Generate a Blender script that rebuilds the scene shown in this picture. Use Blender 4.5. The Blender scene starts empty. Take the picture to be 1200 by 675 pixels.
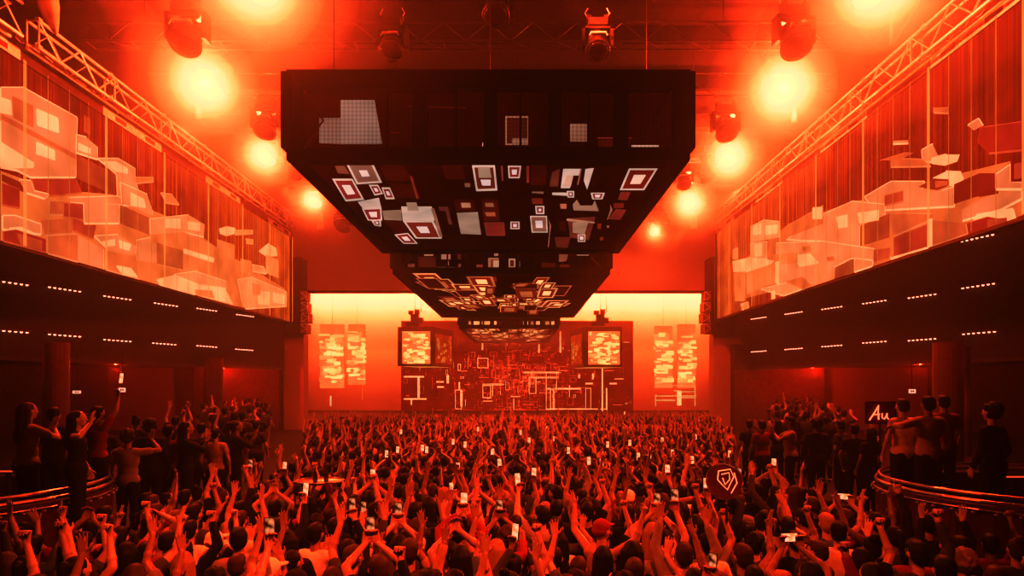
import bpy, bmesh, math, random
import numpy as np
from mathutils import Vector, Matrix, Euler, Quaternion
random.seed(7)
R = math.radians
GAM=.72
D = bpy.data
COL = bpy.context.scene.collection
CAMH = 3.45
VX, VY, F = 607.0, 452.0, 800.0          # vanishing point and focal length of the photograph
def at(px, py, Y):                        # photograph pixel + depth -> point in the room
    return Vector(((px-VX)*Y/F, Y, CAMH+(VY-py)*Y/F))
def on_side(px, py, xp):                  # point on a side plane x = xp
    Y = F*xp/(px-VX); return Vector((xp, Y, CAMH+(VY-py)*Y/F))
def on_flat(px, py, h):                   # point on a horizontal plane h above the eye
    Y = h*F/(VY-py); return Vector(((px-VX)*Y/F, Y, CAMH+h))

CURVES=[[(0,0),(.1,.020),(.3,.12),(.6,.38),(1,.86),(1.3,1.1),(4,4)],[(0,0),(.1,.022),(.3,.15),(1,.58),(2,.84),(4,.89)],[(0,0),(.03,.004),(.09,.018),(.3,.12),(.6,.30),(1,.39),(4,.43)]]
def T(r,g,b):                              # screen colour as it should look on the photograph
    out=[]
    for v,c in zip((r,g,b),CURVES):
        v=v/255/12.92 if v<11 else ((v/255+.055)/1.055)**2.4
        for (x0,y0),(x1,y1) in zip(c,c[1:]):
            if v<=y1: out.append(x0+(x1-x0)*(v-y0)/(y1-y0)); break
        else: out.append(c[-1][0])
    if r>=238: out[0]=1.0+(r-238)/17*1.2                   # the brightest colours burn out
    return tuple(out)
# ------------------------------------------------------------------ materials
def nt(name):
    m = D.materials.new(name); m.use_nodes = True
    t = m.node_tree; t.nodes.clear()
    o = t.nodes.new('ShaderNodeOutputMaterial')
    return m, t, o
def mat(name, col, rough=.6, metal=0., noise=.25, scale=6., spec=.3, bump=0.):
    m, t, o = nt(name)
    b = t.nodes.new('ShaderNodeBsdfPrincipled'); t.links.new(b.outputs[0], o.inputs[0])
    n = t.nodes.new('ShaderNodeTexNoise'); n.inputs['Scale'].default_value = scale
    c = t.nodes.new('ShaderNodeTexCoord'); t.links.new(c.outputs['Object'], n.inputs['Vector'])
    r = t.nodes.new('ShaderNodeValToRGB'); t.links.new(n.outputs[0], r.inputs[0])
    r.color_ramp.elements[0].position = .3; r.color_ramp.elements[1].position = .7
    r.color_ramp.elements[0].color = (*[x*(1-noise) for x in col], 1)
    r.color_ramp.elements[1].color = (*[min(1, x*(1+noise)) for x in col], 1)
    t.links.new(r.outputs[0], b.inputs['Base Color'])
    b.inputs['Roughness'].default_value = rough; b.inputs['Metallic'].default_value = metal
    b.inputs['Specular IOR Level'].default_value = spec
    if bump:
        bp = t.nodes.new('ShaderNodeBump'); bp.inputs['Strength'].default_value = bump
        t.links.new(n.outputs[0], bp.inputs['Height']); t.links.new(bp.outputs[0], b.inputs['Normal'])
    return m
def emit(name, col, s, sample=False):
    m, t, o = nt(name)
    e = t.nodes.new('ShaderNodeEmission'); e.inputs[0].default_value = (*col, 1); e.inputs[1].default_value = s
    t.links.new(e.outputs[0], o.inputs[0])
    m.cycles.emission_sampling = 'AUTO' if sample else 'NONE'
    return m
def led(name, s, stripes=None, clear=0., dots=None):
    """a video surface: colours come from the mesh, with the fine pitch of its rows on top"""
    m, t, o = nt(name)
    a = t.nodes.new('ShaderNodeAttribute'); a.attribute_name = 'col'
    e = t.nodes.new('ShaderNodeEmission'); e.inputs[1].default_value = s
    c = t.nodes.new('ShaderNodeTexCoord'); prev = a.outputs['Color']
    def mul(sock, val):
        mx = t.nodes.new('ShaderNodeVectorMath'); mx.operation = 'MULTIPLY'
        t.links.new(sock, mx.inputs[0]); t.links.new(val, mx.inputs[1]); return mx.outputs[0]
    if stripes:
        for axis, sc, lo in stripes:
            w = t.nodes.new('ShaderNodeTexWave'); w.wave_type = 'BANDS'; w.bands_direction = axis
            w.inputs['Scale'].default_value = sc; t.links.new(c.outputs['Object'], w.inputs['Vector'])
            mr = t.nodes.new('ShaderNodeMapRange'); mr.inputs['To Min'].default_value = lo
            t.links.new(w.outputs['Fac'], mr.inputs[0]); prev = mul(prev, mr.outputs[0])
    n = t.nodes.new('ShaderNodeTexNoise'); n.inputs['Scale'].default_value = .9; t.links.new(c.outputs['Object'], n.inputs['Vector'])
    mr = t.nodes.new('ShaderNodeMapRange'); mr.inputs['From Min'].default_value = .3; mr.inputs['From Max'].default_value = .7
    mr.inputs['To Min'].default_value = .7; mr.inputs['To Max'].default_value = 1.2
    t.links.new(n.outputs[0], mr.inputs[0]); prev = mul(prev, mr.outputs[0])
    t.links.new(prev, e.inputs[0])
    if clear:
        tr = t.nodes.new('ShaderNodeBsdfTransparent'); mx = t.nodes.new('ShaderNodeMixShader'); mx.inputs[0].default_value = clear
        t.links.new(e.outputs[0], mx.inputs[1]); t.links.new(tr.outputs[0], mx.inputs[2]); t.links.new(mx.outputs[0], o.inputs[0])
    else:
        t.links.new(e.outputs[0], o.inputs[0])
    m.cycles.emission_sampling = 'NONE'
    return m
M = dict(
 floor=mat('dark_floor', (.04,.03,.03), .5), wall=mat('dark_wall', (.10,.075,.075), .8), black=mat('black_paint', (.03,.025,.025), .6),
 fascia=mat('balcony_face', (.045,.035,.035), .55), ceil=mat('ceiling_paint', (.03,.02,.02), .85), pale=mat('stage_wall_paint', (.75,.7,.68), .9, noise=.05),
 prosc=mat('proscenium_paint', (.6,.5,.48), .9, noise=.04), truss=mat('truss_aluminium', (.8,.75,.7), .42, .35), steel=mat('dark_steel', (.09,.08,.08), .4, .6),
 fixture=mat('fixture_shell', (.05,.045,.045), .3, .2, spec=.6), trim=mat('bright_trim', (.8,.75,.7), .35, .3), strip=mat('header_label', (.85,.8,.75), .6),
 stripdark=mat('header_slot', (.12,.05,.05), .6), fabric=mat('truss_wrap_fabric', (.6,.5,.42), .9, scale=3, bump=.6), booth=mat('booth_upholstery', (.10,.035,.035), .45, scale=14, bump=.2),
 rail=mat('polished_rail', (.5,.42,.4), .22, .9), tray=mat('tray_metal', (.75,.65,.6), .25, .8), podshell=mat('pod_shell', (.010,.008,.008), .7, spec=.1),
 glass=mat('dark_acrylic', (.04,.02,.02), .1, spec=.6), speaker=mat('speaker_grille', (.22,.18,.17), .5, .3),
)
E = dict(bulb=emit('strip_bulb', (1,.42,.3), 5.), lens=emit('lamp_lens', (1,.3,.12), 14.), stage=emit('stage_lens', (1,.5,.15), 30.),
 sign=emit('lit_sign', (1,.5,.38), 1.6), signdark=emit('sign_glyph', (.12,.01,.0), 1.), neon=emit('neon_tube', (1,.25,.12), 2.6), ember=emit('table_glow', (1,.12,.05), 1.3),
 dimlens=emit('dim_lens', (1,.12,.06), .8))

# ------------------------------------------------------------------ mesh helpers
class MB:
    def __init__(s): s.v=[]; s.f=[]; s.mi=[]; s.c=[]; s.cur=0; s.sm=False; s.smf=[]
    def mat(s, i): s.cur=i; return s
    def add(s, vs, fs, col=None):
        b=len(s.v); s.v+= [tuple(v) for v in vs]
        for f in fs:
            s.f.append([b+i for i in f]); s.mi.append(s.cur); s.c.append(col or (1,1,1)); s.smf.append(s.sm)
        return s
    def box(s, lo, hi, rot=None, origin=None, col=None):
        x0,y0,z0=lo; x1,y1,z1=hi
        vs=[Vector(p) for p in ((x0,y0,z0),(x1,y0,z0),(x1,y1,z0),(x0,y1,z0),(x0,y0,z1),(x1,y0,z1),(x1,y1,z1),(x0,y1,z1))]
        if rot is not None: o=Vector(origin or (0,0,0)); vs=[rot@(v-o)+o for v in vs]
        return s.add(vs, [(0,3,2,1),(4,5,6,7),(0,1,5,4),(1,2,6,5),(2,3,7,6),(3,0,4,7)], col)
    def cbox(s, c, d, **k): return s.box([c[i]-d[i]/2 for i in range(3)], [c[i]+d[i]/2 for i in range(3)], **k)
    def bar(s, a, b, w, n=4, w2=None):
        a=Vector(a); b=Vector(b); d=(b-a)
        if d.length<1e-6: return s
        q=d.to_track_quat('Z','Y'); w2=w if w2 is None else w2
        vs=[]
        for p,r in ((a,w),(b,w2)):
            for i in range(n):
                t=2*math.pi*(i+.5)/n; vs.append(p+q@Vector((math.cos(t)*r,math.sin(t)*r,0)))
        fs=[tuple(range(n))[::-1], tuple(range(n,2*n))]+[(i,(i+1)%n,n+(i+1)%n,n+i) for i in range(n)]
        return s.add(vs,fs)
    def path(s, pts, r, n=6, closed=False):
        pts=[Vector(p) for p in pts]; rs=r if isinstance(r,(list,tuple)) else [r]*len(pts); vs=[]; N=len(pts)
        for k,p in enumerate(pts):
            a=pts[(k-1)%N] if (closed or k>0) else p; b=pts[(k+1)%N] if (closed or k<N-1) else p
            q=(b-a).to_track_quat('Z','Y')
            for i in range(n):
                t=2*math.pi*i/n; vs.append(p+q@Vector((math.cos(t)*rs[k],math.sin(t)*rs[k],0)))
        fs=[]
        for k in range(N if closed else N-1):
            for i in range(n): fs.append((k*n+i,k*n+(i+1)%n,((k+1)%N)*n+(i+1)%n,((k+1)%N)*n+i))
        if not closed: fs+=[tuple(range(n))[::-1], tuple((N-1)*n+i for i in range(n))]
        return s.add(vs,fs)
    def lathe(s, prof, n=16, c=(0,0,0), rot=None):
        c=Vector(c); vs=[]
        for r,z in prof:
            for i in range(n):
                t=2*math.pi*i/n; v=Vector((r*math.cos(t),r*math.sin(t),z)); vs.append(c+(rot@v if rot is not None else v))
        m=len(prof); fs=[tuple(range(n))[::-1], tuple((m-1)*n+i for i in range(n))]
        for k in range(m-1):
            for i in range(n): fs.append((k*n+i,k*n+(i+1)%n,(k+1)*n+(i+1)%n,(k+1)*n+i))
        return s.add(vs,fs)
    def prism(s, pts, z0, z1, col=None):
        n=len(pts); vs=[(p[0],p[1],z0) for p in pts]+[(p[0],p[1],z1) for p in pts]
        return s.add(vs,[tuple(range(n))[::-1],tuple(range(n,2*n))]+[(i,(i+1)%n,n+(i+1)%n,n+i) for i in range(n)],col)
    def build(s, name, mats, parent=None, loc=None, vc=False):
        me=D.meshes.new(name); me.from_pydata(s.v,[],s.f)
        for m in (mats if isinstance(mats,(list,tuple)) else [mats]): me.materials.append(m)
        me.polygons.foreach_set('material_index', s.mi)
        me.polygons.foreach_set('use_smooth', s.smf)
        if vc:
            at_=me.color_attributes.new('col','FLOAT_COLOR','CORNER'); data=[]
            for f,c in zip(s.f,s.c):
                for _ in f: data+= [c[0],c[1],c[2],1.]
            at_.data.foreach_set('color', data)
        me.update()
        o=D.objects.new(name, me); COL.objects.link(o)
        if parent is not None: o.parent=parent
        if loc is not None: o.location=loc
        return o
def tag(o, label=None, cat=None, group=None, kind=None):
    if label: o['label']=label
    if cat: o['category']=cat
    if group: o['group']=group
    if kind: o['kind']=kind
    return o
def thing(name, label, cat, loc=(0,0,0), rz=0., group=None):
    o=D.objects.new(name, None); COL.objects.link(o); o.location=loc; o.rotation_euler=(0,0,rz); o.empty_display_size=.1
    return tag(o,label,cat,group)
def struct(name, mb, m): return tag(mb.build(name,m), kind='structure')
def dup(root, **kw):
    r=root.copy(); COL.objects.link(r)
    for k,v in kw.items():
        if k in('label','group'): r[k]=v
        else: setattr(r,k,v)
    for ch in list(root.children):
        c=ch.copy(); COL.objects.link(c); c.parent=r; c.matrix_parent_inverse=ch.matrix_parent_inverse
        for g in ch.children:
            d=g.copy(); COL.objects.link(d); d.parent=c; d.matrix_parent_inverse=g.matrix_parent_inverse
    return r

# ------------------------------------------------------------------ the room
CH=CAMH+10.4                                    # ceiling height
struct('floor', MB().box((-24,-3,-.3),(24,62,0)), M['floor'])
struct('ceiling', MB().box((-24,-3,CH),(24,62,CH+.3)), M['ceil'])
struct('wall_left', MB().box((-24.3,-3,0),(-24,62,CH)), M['wall'])
struct('wall_right', MB().box((24,-3,0),(24.3,62,CH)), M['wall'])
struct('wall_back', MB().box((-24,-3.3,0),(24,-3,CH)), M['wall'])
# proscenium with its opening
OT=CAMH+5.5; YP=40.
pm=MB()
pm.box((-24,YP,OT),(24,YP+.6,CH)); pm.box((-24,YP,0),(-13.6,YP+.6,OT)); pm.box((12.6,YP,0),(24,YP+.6,OT))
struct('wall_front', pm, M['prosc'])
struct('trim_1', MB().box((-13.6,YP-.12,OT-.12),(12.6,YP,OT+.06)), M['steel'])
struct('wall_stage_back', MB().box((-20,58,0),(20,58.3,CH)), M['pale'])
struct('wall_stage_left', MB().box((-20.3,YP+.6,0),(-20,58,CH)), M['pale'])
struct('wall_stage_right', MB().box((19,YP+.6,0),(19.3,58,CH)), M['pale'])
struct('floor_stage', MB().box((-19.9,YP+.65,0),(18.9,57.9,1.35)), M['floor'])
# lit end columns beside the opening and the dark wing walls
c0=at(328,0,39.2).x; c1=at(357,0,39.2).x
struct('column_left', MB().box((c0-.3,39.,0),(c1,39.9,CAMH+2.95)), M['prosc'])
c0=at(835,0,39.2).x; c1=at(860,0,39.2).x
struct('column_right', MB().box((c0,39.,0),(c1+.3,39.9,CAMH+2.95)), M['prosc'])
struct('wall_left_wing', MB().box((-18,37.9,0),(at(328,0,38).x,38.6,CAMH+2.3)), M['wall'])
struct('wall_right_wing', MB().box((at(860,0,38).x,37.9,0),(17,38.6,CAMH+2.3)), M['wall'])
# masking boxes that carry the line arrays
for s,pa,pb,nm in ((-1,322,353,'wall_left_masking'),(1,832,862,'wall_right_masking')):
    a=at(pa,0,38.3).x; b=at(pb,0,38.3).x
    struct(nm, MB().box((min(a,b),38.1,CAMH+2.95),(max(a,b),39.4,CAMH+7.2)), M['black'])
# balcony faces: they run inwards towards the stage
def fascia(sx):
    # x at depth Y
    fx=lambda Y: 16.8-(Y-25.3)*.309
    Ya,Yb=14.,37.8
    m=MB(); m.box((0,0,0),(0,0,0)) if False else None
    za,zb=CAMH+1.0,CAMH+9.8
    pa=(sx*fx(Ya),Ya); pb=(sx*fx(Yb),Yb); n=Vector((sx*1.0,.309,0)).normalized()*.4
    q=[pa,pb,(pb[0]+n.x,pb[1]+n.y),(pa[0]+n.x,pa[1]+n.y)]
    if sx>0: q=q[::-1]
    m.prism(q,za,zb)
    return m,fx
for sx,nm in ((-1,'wall_left_balcony'),(1,'wall_right_balcony')):
    m,fx=fascia(sx); struct(nm,m,M['fascia'])
    # polished lower edge of the balcony and its soffit
    t=MB(); 
    q=[(sx*(fx(14.)-.15),14.),(sx*(fx(37.6)-.15),37.6),(sx*(fx(37.6)+.3),37.6),(sx*(fx(14.)+.3),14.)]
    if sx>0:q=q[::-1]
    t.prism(q,CAMH+.86,CAMH+1.0)
    struct('trim_2' if sx<0 else 'trim_3', t, M['steel'])
    s=MB(); q=[(sx*(fx(14.)+.4),14.),(sx*(fx(37.6)+.4),37.6),(sx*23.9,37.6),(sx*23.9,14.)]
    if sx>0:q=q[::-1]
    s.prism(q,CAMH+1.,CAMH+1.2); struct('ceiling_'+('left' if sx<0 else 'right')+'_balcony', s, M['black'])
for px,Y,nm,w in ((66,19,'column_left_bar',.32),(1111,19,'column_right_bar',.38),(1133,21,'column_right_bar_far',.12),(250,30,'column_left_far',.4)):
    p=at(px,452,Y)
    struct(nm, MB().lathe([(w,1.3),(w,CAMH+1.2)],20,(p.x,p.y,0)), M['booth'])
# raised side terraces where the guests stand
TZ=1.0
for sx,nm in ((-1,'floor_left_terrace'),(1,'floor_right_terrace')):
    e=[(sx*5.1,11.8),(sx*5.1,16.),(sx*6.3,20.),(sx*8.9,28.),(sx*11.0,37.8),(sx*23.9,37.8),(sx*23.9,4.),(sx*7.9,4.)]+[(sx*7.9,11.8)]
    if sx<0: e=e[::-1]
    struct(nm, MB().prism(e,0,TZ), M['black'])

# ------------------------------------------------------------------ side video screens
RED={0:T(112,6,2),1:T(150,18,8),2:T(190,45,22),3:T(200,58,26),4:T(238,104,56),5:T(255,182,112)}
LP=[
(2,[(0,200),(60,222),(135,228),(215,262),(248,286),(270,300),(333,338),(333,360),(300,362),(270,358),(0,286)]),
(4,[(0,103),(27,103),(52,117),(90,138),(88,208),(35,208),(20,200),(0,196)]),(3,[(0,133),(88,181),(88,188),(0,141)]),(5,[(42,128),(67,139),(68,155),(43,146)]),(5,[(42,167),(63,177),(63,188),(42,181)]),
(5,[(0,115),(12,119),(13,134),(0,131)]),(5,[(0,166),(38,190),(38,196),(0,196)]),(3,[(12,112),(38,124),(38,150),(14,138)]),
(4,[(88,158),(100,161),(113,172),(113,187),(88,179)]),(5,[(91,167),(105,174),(105,181),(91,176)]),
(0,[(88,181),(135,204),(135,230),(88,209)]),(1,[(36,210),(88,210),(94,226),(60,230),(40,228)]),
(4,[(113,186),(137,186),(157,198),(157,213),(135,204)]),(5,[(120,190),(134,190),(148,198),(148,203),(134,200)]),(4,[(135,204),(157,213),(166,236),(136,234)]),(3,[(157,208),(178,208),(178,213),(157,215)]),
(0,[(0,204),(28,216),(38,226),(30,228),(0,212)]),(4,[(20,211),(34,212),(38,224),(55,228),(50,233),(28,226)]),(4,[(78,232),(135,230),(150,236),(150,241),(80,238)]),
(1,[(0,215),(20,222),(20,244),(0,240)]),(3,[(55,236),(72,236),(72,252),(55,252)]),(1,[(72,238),(96,240),(96,258),(72,254)]),
(4,[(0,253),(15,253),(45,263),(45,275),(0,269)]),(5,[(8,268),(22,267),(37,274),(37,277),(14,273)]),(3,[(45,258),(82,256),(82,274),(50,276)]),(1,[(82,256),(110,264),(106,281),(82,270)]),
(4,[(95,237),(137,240),(137,262),(96,262)]),(0,[(138,240),(172,255),(172,275),(138,262)]),(4,[(138,214),(170,228),(176,246),(176,252),(140,238)]),(5,[(150,225),(166,233),(168,243),(150,240)]),
(1,[(0,272),(15,270),(50,281),(50,296),(0,286)]),(2,[(16,273),(46,282),(46,293),(20,287)]),(3,[(52,277),(88,275),(88,310),(52,297)]),(4,[(88,276),(118,292),(118,317),(88,308)]),
(4,[(107,277),(135,275),(156,288),(155,298),(122,291)]),(5,[(116,284),(131,281),(131,288),(122,289)]),(5,[(136,282),(150,287),(148,293),(137,290)]),(3,[(120,293),(155,300),(160,327),(120,317)]),(5,[(133,312),(150,315),(158,325),(140,321)]),
(4,[(156,282),(180,277),(180,308),(156,305)]),(4,[(172,257),(218,252),(237,263),(236,278),(212,272),(173,275)]),(5,[(190,257),(208,257),(208,268),(190,267)]),(5,[(217,260),(231,262),(231,271),(217,269)]),
(3,[(173,275),(212,272),(248,290),(247,307),(212,295),(174,284)]),(5,[(212,292),(248,303),(247,307),(212,296)]),(0,[(180,284),(211,294),(211,316),(180,309)]),(3,[(180,310),(235,322),(252,330),(200,325)]),
(5,[(180,328),(210,321),(260,336),(270,357),(225,349),(183,335)]),(4,[(200,322),(225,318),(262,330),(262,338),(230,334)]),(3,[(225,340),(245,341),(248,350),(226,347)]),
(4,[(275,328),(292,325),(333,342),(333,359),(285,364),(280,352)]),(5,[(299,341),(314,343),(313,357),(299,356)]),(5,[(317,343),(331,346),(331,356),(317,354)]),(1,[(292,332),(302,335),(302,345),(293,346)]),
(5,[(253,268),(262,265),(272,267),(273,273),(262,276),(254,273)]),(3,[(272,270),(293,270),(293,274),(272,275)]),(5,[(300,294),(311,285),(321,291),(322,300),(310,301)]),(4,[(292,310),(306,313),(309,321),(293,318)]),
(1,[(265,340),(270,340),(270,346),(265,346)]),(2,[(278,303),(291,306),(291,323),(278,318)]),(2,[(250,280),(271,287),(271,305),(250,297)]),(3,[(284,280),(293,281),(293,286),(285,285)]),(2,[(308,298),(323,305),(323,326),(308,320)]),
(1,[(93,135),(100,139),(100,158),(93,155)]),(3,[(183,226),(196,228),(205,240),(190,238)]),
]
RP=[
(2,[(862,352),(862,312),(925,262),(990,240),(1090,212),(1200,185),(1200,252),(1096,293),(1000,325)]),
(4,[(1047,165),(1065,164),(1065,168),(1047,169)]),(3,[(1095,126),(1112,125),(1112,133),(1095,132)]),(4,[(1135,147),(1148,139),(1153,147),(1142,153)]),
(4,[(1081,176),(1094,169),(1100,182),(1094,190),(1082,190)]),(5,[(1093,186),(1110,181),(1125,181),(1123,188),(1108,193),(1093,191)]),(3,[(1045,186),(1082,187),(1092,195),(1045,196)]),
(2,[(1030,188),(1062,178),(1072,179),(1055,188)]),(1,[(1150,150),(1200,143),(1200,176),(1160,180),(1148,168)]),
(4,[(1014,231),(1045,213),(1085,213),(1082,222),(1105,224),(1120,219),(1120,242),(1028,247)]),(5,[(1095,208),(1110,201),(1128,202),(1131,209),(1120,217),(1100,215)]),(0,[(1078,219),(1095,209),(1114,210),(1114,217),(1100,223)]),(2,[(1097,212),(1112,212),(1112,217),(1098,220)]),
(4,[(1128,246),(1170,225),(1200,224),(1200,233),(1175,246),(1130,259)]),(0,[(1120,216),(1150,203),(1168,203),(1168,226),(1145,231),(1120,239)]),(0,[(1145,226),(1173,220),(1172,227),(1150,231)]),(4,[(1169,205),(1187,193),(1187,213),(1200,214),(1200,222),(1169,222)]),(0,[(1187,188),(1200,185),(1200,213),(1187,213)]),(2,[(1191,192),(1200,190),(1200,209),(1191,210)]),
(5,[(1147,252),(1190,245),(1193,256),(1170,263),(1142,262)]),(1,[(1133,263),(1160,255),(1183,261),(1137,277)]),(2,[(1160,257),(1183,255),(1183,262),(1160,268)]),(3,[(1095,258),(1135,262),(1137,278),(1096,293)]),
(3,[(1045,250),(1096,251),(1096,257),(1050,277)]),(0,[(1010,265),(1045,250),(1045,278),(1010,289)]),(1,[(1050,279),(1090,263),(1090,291),(1050,302)]),(5,[(1091,257),(1095,256),(1095,293),(1091,294)]),(5,[(1046,303),(1091,291),(1095,294),(1048,307)]),
(4,[(924,281),(970,250),(1002,236),(1040,240),(1040,252),(1010,265),(1010,291),(967,283)]),(5,[(983,255),(996,252),(996,265),(985,267)]),(5,[(1008,250),(1033,247),(1033,257),(1010,261)]),
(1,[(923,266),(967,241),(967,262),(924,279)]),(5,[(955,244),(966,243),(966,256),(955,256)]),(1,[(1040,230),(1062,224),(1062,236),(1040,241)]),
(4,[(912,285),(967,283),(1028,292),(1026,305),(1000,303),(981,313),(981,330),(945,341),(912,332)]),(5,[(930,300),(952,298),(962,308),(940,312)]),(1,[(943,290),(952,288),(953,294),(944,295)]),(1,[(972,302),(980,301),(981,305),(973,306)]),
(0,[(982,313),(1004,303),(1004,322),(982,330)]),(4,[(1005,303),(1027,306),(1026,315),(1005,322)]),(1,[(1028,293),(1048,290),(1046,303),(1028,308)]),
(4,[(882,266),(898,258),(916,260),(916,278),(882,285)]),(5,[(885,266),(895,262),(895,274),(885,275)]),(5,[(900,265),(914,264),(914,273),(900,275)]),(4,[(882,286),(902,283),(902,303),(882,304)]),(5,[(887,287),(896,286),(896,299),(888,300)]),
(3,[(917,298),(938,295),(938,308),(918,310)]),(1,[(903,301),(917,298),(917,310),(903,312)]),(5,[(861,306),(880,302),(910,306),(895,319),(862,318)]),(2,[(878,319),(912,308),(912,331),(895,338),(878,345)]),(5,[(912,307),(916,306),(916,331),(912,331)]),
(4,[(895,339),(932,330),(946,338),(922,350)]),(1,[(863,320),(876,318),(876,352),(864,352)]),(4,[(871,357),(880,354),(881,366),(873,368)]),(1,[(874,359),(878,358),(879,364),(875,365)]),(3,[(862,293),(868,290),(868,303),(862,303)]),
(1,[(925,330),(945,325),(955,335),(945,339)]),(5,[(908,342),(912,341),(912,350),(908,351)]),
]
def side_screen(sx,xp,top,bot,polys,name,label):
    root=thing(name,label,'led screen',(0,0,0),0,'large side video screens')
    Y0,Y1=11.,37.7; zt,zb=CAMH+top,CAMH+bot; X=sx*xp
    n=-sx                                       # towards the room
    pb=MB(); pb.box((min(X,X+sx*.12),Y0,zb),(max(X,X+sx*.12),Y1,zt),col=T(150,14,6))
    for i in range(210):                         # uneven panel glimmer, with lit haze painted in stronger towards the stage
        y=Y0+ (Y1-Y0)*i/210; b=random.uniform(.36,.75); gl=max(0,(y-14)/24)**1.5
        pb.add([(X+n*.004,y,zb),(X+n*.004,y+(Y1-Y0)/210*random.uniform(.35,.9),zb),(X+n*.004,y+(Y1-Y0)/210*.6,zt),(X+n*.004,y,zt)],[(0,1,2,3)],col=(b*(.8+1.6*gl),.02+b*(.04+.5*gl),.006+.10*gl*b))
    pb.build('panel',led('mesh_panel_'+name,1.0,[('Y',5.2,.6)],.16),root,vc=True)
    pic=MB()
    for k,(lv,pts) in enumerate(polys):
        vs=[on_side(px,py,X) for px,py in pts]
        vs=[Vector((X+n*(.012+.0022*k),v.y,min(max(v.z,zb),zt))) for v in vs]
        f=min(1,max(0,(sum(v.y for v in vs)/len(vs)-15)/22))*.55; g_=T(252,165,82)  # glow of the haze near the stage mixed into the picture colours
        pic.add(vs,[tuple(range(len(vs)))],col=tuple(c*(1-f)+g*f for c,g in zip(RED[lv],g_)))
        if lv>=3 or lv==1:                       # paler edge lines of the drawn boxes
            for P,Q in zip(vs,vs[1:]+vs[:1]):
                if random.random()<.75:
                    w=Vector((n*.001,0,.028 if abs(P.y-Q.y)>.3 else 0)); w2=Vector((n*.001,.02 if abs(P.y-Q.y)<=.3 else 0,0)); u=w+w2
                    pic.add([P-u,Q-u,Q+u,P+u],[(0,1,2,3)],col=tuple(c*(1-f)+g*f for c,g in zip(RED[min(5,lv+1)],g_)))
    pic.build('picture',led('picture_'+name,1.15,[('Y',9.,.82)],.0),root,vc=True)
    sm=MB(); d=n*.18  # glowing strips painted in for light coming through the panel gaps
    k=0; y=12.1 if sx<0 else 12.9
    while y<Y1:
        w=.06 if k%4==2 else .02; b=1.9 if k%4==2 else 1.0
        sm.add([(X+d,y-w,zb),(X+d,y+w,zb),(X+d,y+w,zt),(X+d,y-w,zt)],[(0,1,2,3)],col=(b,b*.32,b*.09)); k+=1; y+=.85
    for a,b in (((0,0),(333,345)),) if sx<0 else (((1200,90),(862,330)),):
        pass
    sm.build('seam_glow',led('seams_'+name,.9,None,.35),root,vc=True)
    fr=MB(); lo=min(X+n*.05,X-n*.35); hi=max(X+n*.05,X-n*.35)
    fr.box((lo,Y0,zt),(hi,Y1+.2,zt+.62)); fr.box((lo,Y1,zb-.1),(hi,Y1+.2,zt)); fr.box((X-.06,Y0,zb-.09),(X+.06,Y1,zb))
    fr.build('header_frame',M['black'],root)
    for ya,yb in ((13.85,17.2),(20.65,24.),(27.45,30.8),(34.3,37.7)) if sx<0 else ((14.8,18.1),(21.4,24.7),(28.2,31.4),(34.6,37.8)):
        lb=MB(); xx=X+n*.065; g=.28
        lb.box((min(xx,xx-n*.012),ya,zt+.0),(max(xx,xx-n*.012),yb,zt+g))
        lb.mat(1)
        for u in (.27,.78):
            yc=ya+(yb-ya)*u; lb.box((min(xx,xx+n*.006),yc-.3,zt+.06),(max(xx,xx+n*.006),yc+.3,zt+.2))
        lb.build('header_label',[M['strip'],M['stripdark']],root)
    for i in range(26):                          # clamps and cable loops on the header
        hw=MB(); y=Y0+1+i*1.0+random.uniform(-.2,.2); z=zt+.4+random.uniform(-.05,.15); xx=X+n*.075
        hw.path([(xx,y,z),(xx+n*.03,y+.15,z-random.uniform(.02,.12)),(xx,y+.3,z+random.uniform(-.04,.1))],.014,5)
        hw.build('cable_loop',M['trim'],root)
        if i%2: MB().box((xx-.03,y+.4,z),(xx+.03,y+.85,z+.035)).build('clamp',M['trim'],root)
    return root
side_screen(-1,12.6,8.2,3.52,LP,'led_screen','large pale cube picture video screen hanging along the left side below the truss')
side_screen(1,11.,8.4,3.68,RP,'led_screen','large pale cube picture video screen hanging along the right side below the truss')

# ------------------------------------------------------------------ lamp strips on the balcony faces
def strip(px,py,sx,label,group):
    # on the balcony face: x = 16.8-(Y-25.3)*.309 and x/Y known from the picture column
    k=abs(px-VX)/F; Y=(16.8+25.3*.309)/(k+.309); X=sx*k*Y; Z=CAMH+(VY-py)*Y/F
    ang=math.atan2(1.0,-.309*sx)                 # run of the face
    return (X-sx*.1,Y,Z),ang
proto=None
SL=[(8,330),(73,338),(135,348),(192,356),(240,362),(285,369),(8,387),(73,392),(135,398),(190,402),(240,405),(284,409),(8,270),(82,287),(133,297),(192,310),(242,320)]
SR=[(1149,334),(1083,346),(1027,353),(977,360),(932,366),(891,372),(1150,389),(1083,397),(1027,400),(977,404.5),(932,408),(891,411),(1148,278),(1027,306),(977,315),(892,332)]
ORD=['first','second','third','fourth','fifth','sixth','seventh','eighth','ninth','tenth','eleventh','twelfth']
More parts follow.
